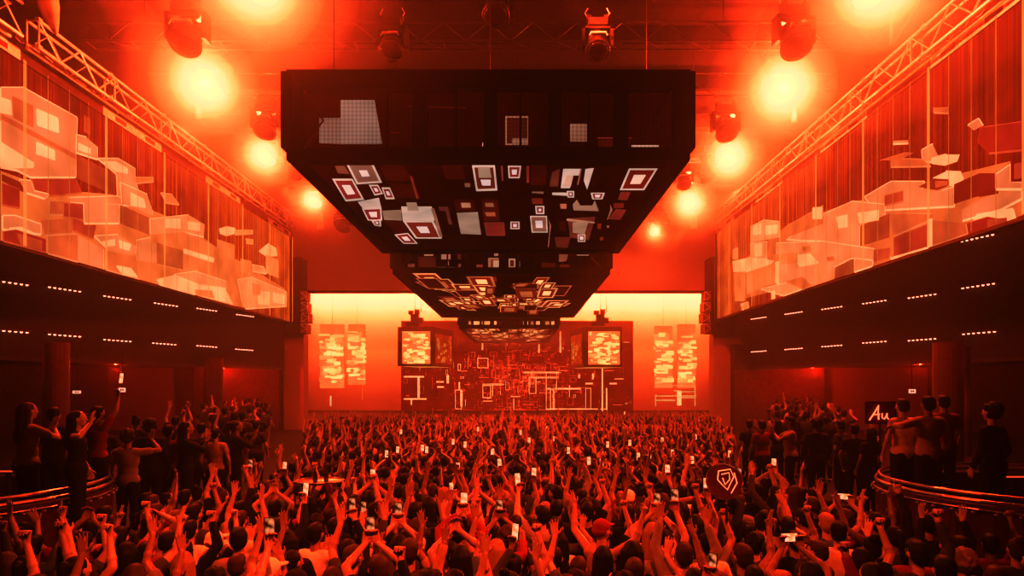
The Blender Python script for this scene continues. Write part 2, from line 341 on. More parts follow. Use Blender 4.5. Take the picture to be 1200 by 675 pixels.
for sx,lst,side in ((-1,SL,'left'),(1,SR,'right')):
    cnt={}
    for px,py in lst:
        k=abs(px-VX)/F; Y=(16.8+25.3*.309)/(k+.309); h=(VY-py)*Y/F
        row='lower' if h<2.6 else 'middle' if h<4.3 else 'upper'
        cnt[row]=cnt.get(row,0)+1
        loc,ang=strip(px,py,sx,'','')
        lab=f'seven-lamp bar on the {side} balcony face, {row} row, {ORD[cnt[row]-1]} towards the stage'
        if proto is None:
            proto=thing('strip_light',lab,'lamp',loc,ang,'lamp bars on the balcony faces')
            MB().cbox((0,0,.03),(1.5,.08,.09)).build('housing',M['steel'],proto)
            b=MB(); b.sm=True; b.lathe([(.001,-.05),(.04,-.035),(.048,-.005),(.001,.0)],8,(0,0,-.02)); b0=b.build('bulb',E['bulb'],proto,loc=(-.6,0,0))
            for i in range(1,7): bb=b0.copy(); COL.objects.link(bb); bb.location=((i-3)*.2,0,0)

        else: dup(proto,location=loc,rotation_euler=(0,0,ang),label=lab)

# ------------------------------------------------------------------ long box trusses above the screens
def truss(name,label,X,z0,z1,Y0,Y1,sx,step=.8,group=None,r=.042):
    root=thing(name,label,'truss',(0,0,0),0,group); dx=sx*.30
    for (x,z,nm) in ((X,z0,'chord'),(X,z1,'chord'),(X+dx,z0,'chord'),(X+dx,z1,'chord')):
        MB().path([(x,Y0,z),(x,Y1,z)],r,8).build(nm,M['truss'],root)
    web=MB(); n=int((Y1-Y0)/step); 
    for i in range(n):
        a=Y0+(Y1-Y0)*i/n; b=Y0+(Y1-Y0)*(i+1)/n
        u,v=(z0,z1) if i%2 else (z1,z0)
        web.bar((X,a,u),(X,b,v),r*.6,5); web.bar((X+dx,a,v),(X+dx,b,u),r*.3,4)
        if i%4==0: web.bar((X,a,z0),(X,a,z1),r*.7,5); web.bar((X+dx,a,z0),(X+dx,a,z1),r*.7,5); web.bar((X,a,z1),(X+dx,a,z1),r*.7,5)
    web.build('web_brace',M['truss'],root)
    for i in range(int((Y1-Y0)/3)+1):
        for z in (z0,z1): MB().cbox((X,Y0+i*3.,z),(.1,.14,.1)).build('coupler',M['trim'],root)
    cb=MB()
    ys=[Y0+i*.8 for i in range(int((Y1-Y0)/.8))]
    cb.path([(X+dx*.5,y,z0+.1+.07*math.sin(i*1.7)) for i,y in enumerate(ys)],.035,6)
    cb.build('cable',M['fixture'],root)
    return root
truss('box_truss','long aluminium box truss running above the left video screen',-12.,CAMH+8.47,CAMH+9.15,17.1,37.2,-1,group='long side trusses')
truss('box_truss','long aluminium box truss running above the right video screen',10.4,CAMH+8.5,CAMH+9.2,11.5,36.9,1,group='long side trusses')
truss('box_truss','near dark box truss section in the top left corner',-12.05,CAMH+8.5,CAMH+9.3,9.,16.6,-1,group='long side trusses')
# fabric wraps where the trusses hang
def wrap(label,pts_top,pt_low,Y):
    a=at(pts_top[0],-30,Y); b=at(pts_top[1],-30,Y); c=at(pt_low[0],pt_low[1],Y); w=(b-a).length
    m=MB(); m.sm=True; n=14; vs=[]
    prof=[(0,.5),(.25,.47),(.5,.40),(.75,.24),(.93,.10),(1,.02)]
    top=(a+b)/2
    for t,r in prof:
        ce=top.lerp(c,t)
        for i in range(n):
            an=2*math.pi*i/n; rr=w*r*(1+.10*math.sin(an*5))
            vs.append(ce+Vector((math.cos(an)*rr,math.sin(an)*rr*.7,0)))
    fs=[(k*n+i,k*n+(i+1)%n,(k+1)*n+(i+1)%n,(k+1)*n+i) for k in range(len(prof)-1) for i in range(n)]+[tuple(range(n)),tuple((len(prof)-1)*n+i for i in range(n))]
    o=MB(); o.sm=True; o.add([v-c for v in vs],fs); ob=o.build('hanging_fabric',M['fabric'],loc=c); return tag(ob,label,'fabric wrap')
wrap('tapered pale fabric wrap hanging at the near end of the left truss',(28,60),(66,42),16.9)
wrap('tapered pale fabric wrap hanging beside the near end of the right truss',(1060,1092),(1044,54),16.4)

# ------------------------------------------------------------------ ceiling cross trusses and beams
for i,(Y,h) in enumerate(((15.2,9.2),(18.3,9.25),(21.4,9.3),(24.6,9.3),(28.,9.35),(31.5,9.35),(35.,9.4))):
    r=thing('cross_truss',f'dark ladder truss crossing under the ceiling, {ORD[i]} from the camera','truss',(0,0,0),0,'cross trusses under the ceiling')
    for z,y in ((h,0),(h+.5,0),(h,.5)):
        MB().path([(-11.6,Y+y,CAMH+z),(10.,Y+y,CAMH+z)],.03,6).build('chord',M['steel'],r)
    w=MB()
    for k in range(36):
        x=-11.6+k*.6; u,v=(h,h+.5) if k%2 else (h+.5,h); w.bar((x,Y,CAMH+u),(x+.6,Y,CAMH+v),.018,4); w.bar((x,Y,CAMH+h),(x+.6*(k%2),Y+.5,CAMH+h),.018,4)
    w.build('web_brace',M['steel'],r)
    for x in (-10.,-5.5,0,5.5,9.): MB().bar((x,Y,CAMH+h+.5),(x,Y,CH-.005),.012,4).build('hanger_rod',M['steel'],r)
bm=MB()
for k in range(9): struct('trim_%d'%(k+4), MB().box((-11.8,13.5+k*3.1,CH-.55),(10.2,13.8+k*3.1,CH-.003)), M['ceil'])
LC=(1,.10,.03); HAZE=.0075; ANI=.72; LITP=7500.; WASHP=10000.; BEAMP=4000.; GLOWP=700.; CROWDP=7500.; TRUSSP=3800.; SMOKE=(.27,.16,.09,.035,.014); STSMOKE=.04
WINGP=700.; BALP=1500.
# ------------------------------------------------------------------ hanging video pods
W_=T(205,160,142); G_=T(232,190,168); DM=T(112,26,18); OR=T(240,130,70); OB=T(255,205,130)
def pod(label,x0,x1,Y0,Y1,z0,z1,front,bottom,bev=.25):
    root=thing('video_pod',label,'video pod',((x0+x1)/2,(Y0+Y1)/2,z0),0,'video pods hanging down the middle of the room')
    inv=Vector(root.location)
    def B(mb,name,m,vc=False): 
        mb.v=[tuple(Vector(v)-inv) for v in mb.v]; return mb.build(name,m,root,vc=vc)
    rim=.28
    sh=MB(); sh.box((x0+rim,Y0+.25,z0+.05),(x1-rim,Y1,z1)); 
    for s in (x0,x1-rim): sh.box((s,Y0,z0),(s+rim,Y1,z1-.1))
    sh.box((x0,Y1-rim,z0),(x1,Y1+.02,z1-.1)); B(sh,'shell',M['podshell'])
    fr=MB(); fr.box((x0,Y0,z0),(x1,Y0+rim,z0+.22)); fr.box((x0,Y0,z1-.32),(x1,Y0+rim,z1)); fr.box((x0-.08,Y0-.05,z0+.2),(x0+.12,Y0+rim,z1-.05)); fr.box((x1-.12,Y0-.05,z0+.2),(x1+.08,Y0+rim,z1-.05))
    W=x1-x0
    for u in (.33,.505,.665,.83): fr.box((x0+W*u-.12,Y0+.01,z0+.2),(x0+W*u+.12,Y0+.24,z1-.3))
    for u in (.25,.42,.58,.75): fr.box((x0+W*u-.02,Y0+.05,z0+.2),(x0+W*u+.02,Y0+.24,z1-.3))
    B(fr,'frame',M['podshell'])
    br=MB()
    for s in (0,1):
        X=x0+.3 if s==0 else x1-.3; d=.45 if s==0 else -.45
        br=MB(); br.path([(X,Y0+.06,z1-.35),(X+d*.7,Y0+.06,z0+(z1-z0)*.45),(X,Y0+.06,z0+.25)],.018,5)
        B(br,'brace',M['steel'])
    fs=MB(); fs.box((x0+.2,Y0+.2,z0+.2),(x1-.2,Y0+.24,z1-.3),col=(.035,.001,.0))
    for k,(pts,c) in enumerate(front):
        vs=[]
        for px,py in pts:
            p=at(px,py,Y0+.19-.0015*k); vs.append(p)
        fs.add(vs,[tuple(range(len(vs)))],col=c)
    B(fs,'front_screen',led('pod_front',1.,[('X',4.5,.7),('Z',4.5,.75)]),True)
    bs=MB(); bs.box((x0+rim,Y0+.3,z0+.04),(x1-rim,Y1-rim,z0+.06),col=(.03,.001,.0))
    zz=z0+.038; h=zz-CAMH; k=0
    for q,cs in bottom:
        for pts,c in cs:
            vs=[]
            for p in pts:
                v=on_flat(p[0],p[1],h) if q=='px' else Vector((p[0],p[1],0)); vs.append((v.x,v.y,zz-.0006*k))
            k+=1
            bs.add(vs,[tuple(range(len(vs)))],col=c)
    B(bs,'bottom_screen',led('pod_bottom',1.05,None),True)
    for X in (x0+.6,(x0+x1)/2,x1-.6):
        for Y in (Y0+.8,Y1-.8): B(MB().bar((X,Y,z1),(X,Y,CH-.01),.007,5),'hanging_cable',M['steel'])
    return root
def sq(pts,k,s):                                   # shrink a quad around its middle
    cx=sum(p[0] for p in pts)/len(pts); cy=sum(p[1] for p in pts)/len(pts)
    return [(cx+(p[0]-cx)*k,cy+(p[1]-cy)*k*s) for p in pts]
def fr_(pts,a=W_,b=DM,c=G_,t=.82,ci=.42): return ('px',[(pts,a),(sq(pts,t,1),b),(sq(pts,ci,1),c)])
def so_(pts,a=W_): return ('px',[(pts,a)])
dk=(.09,.006,.004)
P1F=[([(399,117),(439,117),(448,169),(399,169)],(.46,.30,.27)),([(374,138),(399,138),(399,169),(374,168)],(.36,.22,.19)),([(592,136),(619,136),(619,170),(592,170)],(.5,.22,.16)),([(594,138),(618,138),(618,168),(594,168)],(.12,.015,.01)),([(600,162),(618,162),(618,170),(600,170)],(.42,.2,.15)),
 ([(668,145),(689,145),(689,166),(668,166)],(.50,.24,.18)),([(740,170),(772,170),(772,174),(740,174)],(.9,.6,.5)),([(700,161),(740,161),(740,162.5),(700,162.5)],(.4,.06,.04)),([(701,164),(738,164),(738,173),(701,173)],(.13,.01,.006)),([(565,167),(572,167),(572,171.5),(565,171.5)],(.8,.5,.4)),([(478,124),(546,126),(546,127),(478,125)],(.3,.03,.02)),([(456,155),(468,155),(468,156),(456,156)],(.3,.03,.02))]
P1B=[so_([(445,193),(470,193),(487,212),(453,212)],dk),so_([(456,214),(484,216),(494,232),(464,232)],dk),so_([(517,193),(541,193),(546,210),(522,210)],dk),so_([(622,193),(640,193),(640,217),(622,217)],dk),
 fr_([(405,191),(437,191),(448,214),(418,216)],ci=.3,b=(.34,.15,.12)),so_([(392,194),(404,194),(410,204),(396,203)],(.3,.1,.07)),fr_([(389,209),(413,209),(427,234),(405,236)]),fr_([(432,216),(443,216),(449,227),(439,229)],t=.7,ci=.35),fr_([(447,219),(457,219),(463,233),(452,233)],t=.7,ci=.35),
 so_([(419,236),(444,231),(447,243),(426,245)]),fr_([(424,244),(447,243),(448,258),(431,258)]),fr_([(435,258),(446,256),(447,265),(439,264)],t=.6,ci=.3),so_([(448,246),(470,245),(471,258),(450,257)],(.40,.24,.19)),so_([(450,258),(474,259),(486,275),(462,272)],dk),
 so_([(470,241),(506,241),(509,258),(472,258)]),fr_([(472,258),(508,258),(518,279),(487,279)],t=.84,ci=.36,b=(.3,.05,.03)),fr_([(462,274),(478,272),(490,285),(473,285)],t=.8,ci=.4),so_([(476,236),(488,236),(491,246),(478,246)],(.55,.34,.28)),
 so_([(505,243),(509,243),(519,277),(515,277)],(.45,.2,.15)),so_([(480,205),(483,205),(491,232),(488,232)],(.3,.05,.04)),so_([(514,241),(525,241),(530,262),(526,262),(522,246),(515,246)],(.22,.06,.05)),
 fr_([(553,192),(580,192),(583,222),(558,223)],b=(.22,.03,.02),ci=.0),so_([(560,194),(574,194),(576,207),(561,207)],(.48,.32,.26)),so_([(563,209),(575,209),(575,216),(565,216)],G_),
 so_([(544,213),(551,213),(551,218),(545,218)],(.42,.2,.14)),so_([(535,248),(560,247),(564,274),(540,273)],(.48,.31,.26)),so_([(538,235),(551,235),(553,243),(540,243)],(.7,.3,.2)),so_([(532,232),(556,232),(557,246),(534,246)],dk),so_([(540,236),(551,236),(552,242),(541,242)],(.6,.3,.2)),
 so_([(564,232),(583,232),(586,258),(567,258)],(.12,.01,.006)),so_([(568,236),(578,236),(579,241),(569,241)],(.5,.2,.12)),so_([(568,247),(580,247),(581,252),(570,252)],(.5,.14,.08)),fr_([(567,259),(591,259),(592,275),(570,275)],a=(.36,.08,.05),ci=0,t=.88),
 fr_([(595,192),(611,192),(609,207),(596,207)],t=.75,ci=.4),fr_([(598,258),(609,258),(609,267),(598,267)],t=.7,ci=.4),so_([(587,192),(589,192),(590,210),(588,210)],(.4,.1,.07)),so_([(617,192),(620,192),(620,212),(617,212)],(.4,.06,.04)),
 fr_([(621,251),(641,251),(642,271),(623,271)],t=.85,ci=.42,b=(.4,.16,.12)),fr_([(627,239),(638,239),(638,249),(628,249)],t=.65,ci=.3),so_([(623,222),(637,222),(637,225),(623,224)],(.4,.2,.15)),so_([(623,230),(636,230),(636,237),(624,237)],(.32,.05,.03)),so_([(642,254),(646,262),(643,288),(642,288),(644,262)],(.5,.2,.15)),
 so_([(660,195),(682,195),(679,203),(672,203),(668,218),(657,218)]),so_([(664,203),(672,203),(669,216),(660,216)],(.75,.48,.38)),so_([(686,195),(696,194),(688,220),(684,209)]),so_([(647,199),(656,195),(654,216),(644,216)],(.22,.06,.04)),so_([(680,195),(682,195),(678,214),(676,214)],(.4,.15,.1)),
 so_([(647,223),(666,223),(666,227),(647,226)]),fr_([(664,221),(673,221),(673,229),(665,229)],t=.6,ci=.3),fr_([(692,223),(709,223),(706,231),(694,231)],t=.7,ci=.4),so_([(671,237),(676,231),(680,238),(694,238),(697,232),(702,245),(672,244)],(.5,.26,.2)),so_([(656,236),(664,236),(664,242),(657,242)],(.6,.2,.14)),
 fr_([(737,194),(771,194),(755,220),(726,220)],t=.84,ci=.42,b=(.25,.02,.015),c=(1,.8,.65)),fr_([(727,222),(739,222),(735,232),(724,231)],a=(.3,.07,.05),t=.8,ci=0),fr_([(722,242),(734,243),(727,255),(712,254)],a=(.34,.07,.05),ci=0),so_([(715,236),(718,243),(712,255),(711,255),(715,243)],(.5,.2,.14)),so_([(719,235),(731,235),(731,241),(719,241)],(.26,.03,.02)),
 so_([(665,253),(698,251),(690,279),(668,276)],(.26,.06,.04)),so_([(671,258),(690,256),(685,272),(671,270)],(.55,.3,.22)),so_([(664,253),(697,257),(697,259),(664,256)],(.6,.3,.22)),fr_([(677,272),(686,272),(686,281),(677,281)],t=.75,ci=.45),so_([(650,275),(669,275),(665,288),(652,287)],(.24,.04,.03)),so_([(700,259),(705,259),(704,266),(700,265)],(.4,.05,.03)),so_([(711,261),(714,261),(714,264),(711,264)],(.5,.2,.15)),so_([(703,275),(707,275),(707,279),(703,279)],(.3,.05,.03)),so_([(655,256),(663,256),(663,268),(655,268)],(.1,.01,.005))]
pod('nearest wide black video pod with pale squares on its front and underside',-3.97,2.95,11.7,19.95,CAMH+3.87,CAMH+5.42,P1F,P1B)
def randboxes(x0,x1,Y0,Y1,n,cl,rs):
    rg=random.Random(rs); out=[]
    for i in range(n):
        u0,u1,v0,v1=cl[i%len(cl)]
        cx=x0+(x1-x0)*rg.uniform(u0,u1); cy=Y0+(Y1-Y0)*rg.uniform(v0,v1); w=rg.uniform(.16,.5); d=rg.uniform(.5,1.5); sk=rg.uniform(-.25,.25)-(cx-(x0+x1)/2)*.12
        q=[(cx-w,cy-d),(cx+w,cy-d),(cx+w+sk,cy+d),(cx-w+sk,cy+d)]
        s=rg.random(); a=rg.choice([OR,(.7,.2,.08),(.95,.42,.2)])
        if s<.55: out.append(('w',[(q,a),(sq(q,.78,1),(.32,.025,.012)),(sq(q,.42,1),OB)]))
        elif s<.8: out.append(('w',[(q,(.3,.03,.015)),(sq(q,.6,1),(.7,.2,.09))]))
        else: out.append(('w',[(q,a),(sq(q,.84,1),(.10,.006,.003))]))
    return out
P2F=[([(478,309),(486,309),(486,313.5),(478,313.5)],(.5,.18,.12)),([(490,301),(510,301),(511,314),(490,314)],(.2,.03,.02)),([(497,298),(508,298),(508,300),(497,300)],(.7,.35,.25)),([(517,298),(528,298),(528,304),(517,304)],(.75,.36,.28)),([(524,306),(526,306),(526,311),(524,311)],(.8,.4,.3)),([(512,313),(533,313),(533,314),(512,314)],(.7,.35,.3)),([(536,298),(548,298),(548,304),(536,304)],(.3,.06,.04)),([(537,309),(549,309),(549,314),(537,314)],(.55,.2,.12)),([(558,310),(566,310),(566,314),(558,314)],(.5,.12,.08)),
 ([(572,302),(591,302),(591,314),(572,314)],(.75,.32,.2)),([(575,304),(588,304),(588,314),(575,314)],(.5,.12,.07)),([(578,305),(586,305),(586,314),(578,314)],(1,.62,.4)),([(579,297),(584,297),(584,300),(579,300)],(.8,.4,.3)),([(596,303),(604,303),(604,314),(596,314)],(.9,.5,.34)),([(598,305),(602,305),(602,312),(598,312)],(.3,.04,.03)),([(608,306),(609.5,306),(609.5,314),(608,314)],(.6,.3,.2)),([(635,308),(652,308),(652,314),(635,314)],(.25,.03,.015)),([(655,298),(666,298),(664,306),(655,307)],(.6,.2,.14)),([(656,310),(668,310),(668,314),(656,314)],(.34,.04,.02)),([(671,298.5),(690,298.5),(690,299.5),(671,299.5)],(.8,.5,.4))]
pod('second black video pod behind the nearest one, orange squares under it',-4.15,3.05,22.6,37.2,CAMH+3.7,CAMH+4.9,P2F,
 randboxes(-3.7,2.6,23.6,35.5,64,[(.04,.45,.0,.62),(.1,.4,.1,.75),(.62,.9,.0,.9),(.45,.72,.3,.8)],5))
P3F=[([(x,376.5),(x+w,376.5),(x+w,381),(x,381)],c) for x,w,c in [(549,3,OR),(555,7,OB),(564,2,OR),(567,8,OB),(578,4,OB),(585,3,DM),(613,6,OB),(622,4,OR),(628,9,OB),(639,5,OR),(646,4,OB)]]
pod('smallest farthest video pod inside the stage opening',-3.6,2.5,41.6,56.,CAMH+3.5,CAMH+4.3,P3F,
 randboxes(-3.2,2.,42.6,55.,60,[(0,1,0,.8)],9))

# ------------------------------------------------------------------ moving head lights
def lamp_obj(kind,name,loc,power,col=(1,.1,.02),**k):
    l=D.lights.new(name,kind); l.energy=power; l.color=col
    for a,b in k.items():
        if a!='rot': setattr(l,a,b)
    o=D.objects.new(name,l); COL.objects.link(o); o.location=loc
    if 'rot' in k: o.rotation_euler=k['rot']
    return o
def moving_head():
    root=thing('spotlight','','stage light',(0,0,0))
    b=MB(); b.box((-.3,-.25,-.22),(.3,.25,0)); b.box((-.33,-.1,0),(-.2,.1,.16)); b.box((.2,-.1,0),(.33,.1,.16)); b.build('base',M['fixture'],root)
    y=MB()
    for s in (-1,1):
        y.box((s*.44-.05,-.16,-.85),(s*.44+.05,.16,-.2))
    y.box((-.49,-.16,-.3),(.49,.16,-.2)); y.build('yoke',M['fixture'],root)
    rot=Matrix.Rotation(R(152),3,'X')
    h=MB(); h.sm=True; h.lathe([(.05,-.42),(.22,-.40),(.31,-.28),(.33,-.1),(.33,.18),(.37,.2),(.38,.3),(.34,.34)],24,(0,0,-.72),rot)
    hd=h.build('head',M['fixture'],root)
    t=MB(); t.path([Vector((0,0,-.72))+rot@Vector((.37*math.cos(a),.37*math.sin(a),.31)) for a in [2*math.pi*i/24 for i in range(24)]],.02,6,True)
    t.build('lens_ring',M['steel'],hd)
    l=MB(); l.sm=True; l.lathe([(.33,.335),(.30,.36),(.18,.39),(.02,.40)],24,(0,0,-.72),rot); l.build('lens',M['glass'],hd)
    g=MB(); g.box((-.24,-.38,-.55),(.24,-.3,-.5)); g.bar((-.28,-.36,-.62),(-.2,-.37,-.5),.018,5); g.bar((.28,-.36,-.62),(.2,-.37,-.5),.018,5); g.build('handle',M['trim'],root)
    c=MB(); c.path([(-.3,0,.1),(-.38,0,.25),(-.3,0,.4)],.02,6); c.path([(.3,0,.1),(.38,0,.25),(.3,0,.4)],.02,6); c.build('clamp',M['trim'],root)
    return root
mh=moving_head()
HH=CAMH+9.15
spots=[ # px,py,scale,lit,label
 (220,42,1,0,'unlit dark moving head light, largest and nearest on the left'),(312,147,.95,0,'unlit dark moving head light on the left beside the near pod corner'),(346,200,.8,0,'small unlit moving head on the left touching the near pod edge'),(403,262,1.,0,'unlit moving head far left of the gap between the two near pods'),
 (930,46,1,0,'unlit dark moving head light, largest and nearest on the right'),(850,150,.95,0,'unlit dark moving head light on the right below the biggest glow'),(827,203,.9,0,'unlit moving head turned sideways to the right of the near pod'),(801,212,.8,0,'small unlit moving head close beside the right pod edge'),(776,266,.8,0,'small unlit moving head farthest on the right'),
 (460,52,.8,0,'dim moving head above the near pod, left of centre'),(700,52,.8,0,'dim moving head above the near pod, right of centre'),(581,10,.8,0,'dim moving head at the very top in the middle'),
 (250,98,1,1,'glaring moving head on the left, biggest pale glow above the truss'),(315,180,.9,.55,'glaring moving head left of the near pod corner, second glow'),(370,232,.9,.33,'smallest glaring moving head on the left by the pod edge'),
 (910,103,1,1,'glaring moving head on the right, biggest pale glow'),(850,182,.9,.75,'glaring moving head on the right, second glow down'),(805,235,.9,.65,'glaring moving head on the right, third glow down'),(767,268,.8,.3,'smallest farthest glaring moving head on the right'),
 (310,-22,1,1,'glaring moving head cut by the top edge on the left'),(1015,-18,1,1,'glaring moving head cut by the top edge on the right'),(1130,-60,1,0,'x')]
for i,(px,py,s,lit,lab) in enumerate(spots[:-1]):
    Y=F*8.5/(VY-py); p=at(px,py,Y); z0=p.z+.72*s
    rz=random.uniform(-.25,.25) if i not in (6,) else 1.2
    o=dup(mh,location=(p.x,Y,z0),rotation_euler=(0,0,rz),scale=(s,s,s),label=lab,group='moving head lights under the cross trusses')
    top=MB(); top.bar((0,0,.2),(0,0,(CAMH+9.2-z0)/s+.05),.03,6)
    if (CAMH+9.2-z0)>.2: top.build('pipe',M['steel'],o)
    if lit:
        for ch in o.children:
            if ch.name.startswith('head'):
                for g in ch.children:
                    if g.name.startswith('lens') and 'ring' not in g.name: 
                        g.data=g.data.copy(); g.data.materials[0]=E['lens']
        q=Vector((p.x,Y-.55*s,p.z-.25*s))
        lamp_obj('POINT','moving_head_beam',q,LITP*lit,col=LC,shadow_soft_size=.16)
for ch in list(mh.children):
    for g in list(ch.children): D.objects.remove(g)
    D.objects.remove(ch)
D.objects.remove(mh)
# dense smoke shells added to widen the lamp blooms; smoke under the stage roof
hz=[]
def smoke(name,dens):
    m,t,o=nt(name); v=t.nodes.new('ShaderNodeVolumeScatter'); v.inputs['Density'].default_value=dens; v.inputs['Anisotropy'].default_value=.5; v.inputs['Color'].default_value=(1,1,1,1)
    t.links.new(v.outputs[0],o.inputs['Volume']); return m
RS=(.5,.9,1.4,2.1,3.)
mbs=[MB() for _ in RS]
for px,py,s,lit,lab in spots[:-1]:
    if lit:
        Y=F*8.5/(VY-py); p=at(px,py,Y)
        for k,r in enumerate(RS):
            r*= .6+.4*lit; mbs[k].sm=True; mbs[k].lathe([(r*math.sin(math.pi*i/16)+.001,-r*math.cos(math.pi*i/16)) for i in range(17)],32,(p.x,Y-.5,p.z-.2))
for k,(w_,dn) in enumerate(zip(('thickest','thick','medium','thin','thinnest'),SMOKE)): tag(mbs[k].build('haze',smoke('smoke_%d'%k,dn)),w_+' layer of smoke added around the burning lamps to widen their glow','haze',kind='stuff')
tag(MB().box((-19.8,41.,6.2),(18.8,57.8,12.4)).build('haze',smoke('smoke_stage',STSMOKE)),'bright smoke filling the upper part of the stage','haze',kind='stuff')
# small hanging can lights beyond the trusses
for px,py,lab in ((375,259,'pale slim can light hanging past the left truss end'),(813,259,'pale slim can light hanging past the right truss end'),(233,130,'thin pale can light under the biggest left glow'),(931,135,'thin pale can light under the biggest right glow')):
    p=at(px,py,34. if 300<px<900 else 20.); s=1. if 300<px<900 else .5
    r=thing('hanging_can_light',lab,'stage light',(p.x,p.y,p.z),0,'hanging can lights')
    m=MB(); m.sm=True; m.lathe([(.05*s,.45*s),(.12*s,.4*s),(.15*s,.1*s),(.17*s,-.4*s),(.13*s,-.4*s)],14); m.build('body',M['truss'],r)
    MB().bar((0,0,.4*s),(0,0,CAMH+9.3-p.z),.015,4).build('hanger',M['steel'],r)

# ------------------------------------------------------------------ line array speakers
for sx,px in ((-1,357.5),(1,827.5)):
    for k,py in enumerate((349,361,374,385)):
        pass
    p=at(px,342,38.6)
    r=thing('hanging_speaker_array','hanging speaker array on the '+('left' if sx<0 else 'right')+' edge of the stage opening','speaker',(p.x,p.y,p.z),0,'line arrays at the stage opening')
    for k in range(4):
        z=-.3-k*.6; yaw=sx*(.12*k if k<2 else .12*(3-k)); m=MB(); off=-sx*(.06*k if k<3 else .02)
        m.box((-.2+off,-.4,z-.27),(.2+off,.4,z+.27)); c=m.build('cabinet',M['speaker'],r)
        g=MB(); g.bar((-.2+off,-.42,z-.25),(.2+off,-.42,z),.02,4); g.bar((.2+off,-.42,z),(-.2+off,-.42,z+.25),.02,4); g.bar((-.2+off,-.42,z+.25),(.2+off,-.42,z+.25),.02,4); g.bar((-.2+off,-.42,z-.25),(-.2+off,-.42,z+.25),.02,4);g.bar((.2+off,-.42,z-.25),(.2+off,-.42,z+.25),.02,4); g.build('rigging',M['trim'],c)
# ------------------------------------------------------------------ stage: screens, cubes, wash lamps
def quadcloud(mb,x0,x1,z0,z1,y,n,rg,cols,wr=(.15,.6),hr=(.08,.3),ny=-1):
    for i in range(n):
        w=rg.uniform(*wr)*.5; h=rg.uniform(*hr)*.5; cx=rg.uniform(x0+w,x1-w); cz=rg.uniform(z0+h,z1-h); yy=y+ny*.002*(i+1)
        mb.add([(cx-w,yy,cz-h),(cx+w,yy,cz-h),(cx+w,yy,cz+h),(cx-w,yy,cz+h)],[(0,1,2,3)],col=rg.choice(cols))
rg=random.Random(3)
PAL=[T(255,235,140),T(255,205,105),T(255,160,75),T(245,110,50),T(255,220,120)]
for lab,segs in (('tall paired video panel with pale blocks at the left of the stage',((375,403,388,450),(408,428,388,446))),('tall paired video panel with pale blocks at the right of the stage',((767,788,390,450),(794,815,388,450)))):
    Y=50.; a=at(segs[0][0],segs[0][3],Y)
    r=thing('hanging_paired_screen',lab,'led screen',(a.x,Y,a.z),0,'paired tall video panels on the stage')
    for (p0,p1,q0,q1) in segs:
        A=at(p0,q1,Y)-a; B=at(p1,q0,Y)-a
        m=MB(); m.box((A.x,0,A.z-.3),(B.x,.1,B.z+.5),col=T(250,115,50)); quadcloud(m,A.x-.1,B.x+.1,A.z,B.z,-.01,60,rg,PAL,(.2,.9),(.1,.35)); m.build('screen',led('stage_panel',1.15,None),r,vc=True)
    MB().box((-.2,.1,-2.2),(3.6,.2,4.8)).build('frame',M['steel'],r) if False else None
    f=MB(); 
    for s in segs:
        A=at(s[0],s[3],Y)-a; B=at(s[1],s[2],Y)-a
        f.box((A.x,.1,A.z-.3),(A.x+.06,.16,B.z+.5)); f.box((B.x-.06,.1,A.z-.3),(B.x,.16,B.z+.5)); f.bar(((A.x+B.x)/2,.13,B.z+.5),((A.x+B.x)/2,.13,CH-a.z-.02),.02,4)
    f.build('frame',M['steel'],r)
    ln=MB(); sgn=1 if segs[0][0]>600 else 0
    if sgn:
        for (x0,y0,x1,y1,w) in ((768,463,768,475,.04),(768,464,815,464,.04),(768,469,790,469,.06),(814,454,814,475,.04),(790,458,797,458,.04),(793,458,798,475,0),(795,459,814,459,.04),(795,466,814,466,.04),(768,452,814,452,.02)):
            A=at(x0,y0,Y)-a; B=at(x1,y1,Y)-a
            if w==0: ln.box((A.x,-.12,B.z),(B.x,-.1,A.z),col=OB)
            else: ln.box((min(A.x,B.x)-w,-.12,min(A.z,B.z)-w),(max(A.x,B.x)+w,-.1,max(A.z,B.z)+w),col=(1,.5,.2))
    else:
        A=at(387,464,Y)-a; B=at(389,476,Y)-a; ln.box((A.x,-.12,B.z),(B.x,-.1,A.z),col=(1,.6,.3))
        A=at(425,450,Y)-a; B=at(425.5,468,Y)-a; ln.box((A.x,-.12,B.z),(B.x,-.1,A.z),col=(1,.3,.1))
    ln.build('line_graphic',led('stage_lines',1.2,None),r,vc=True)
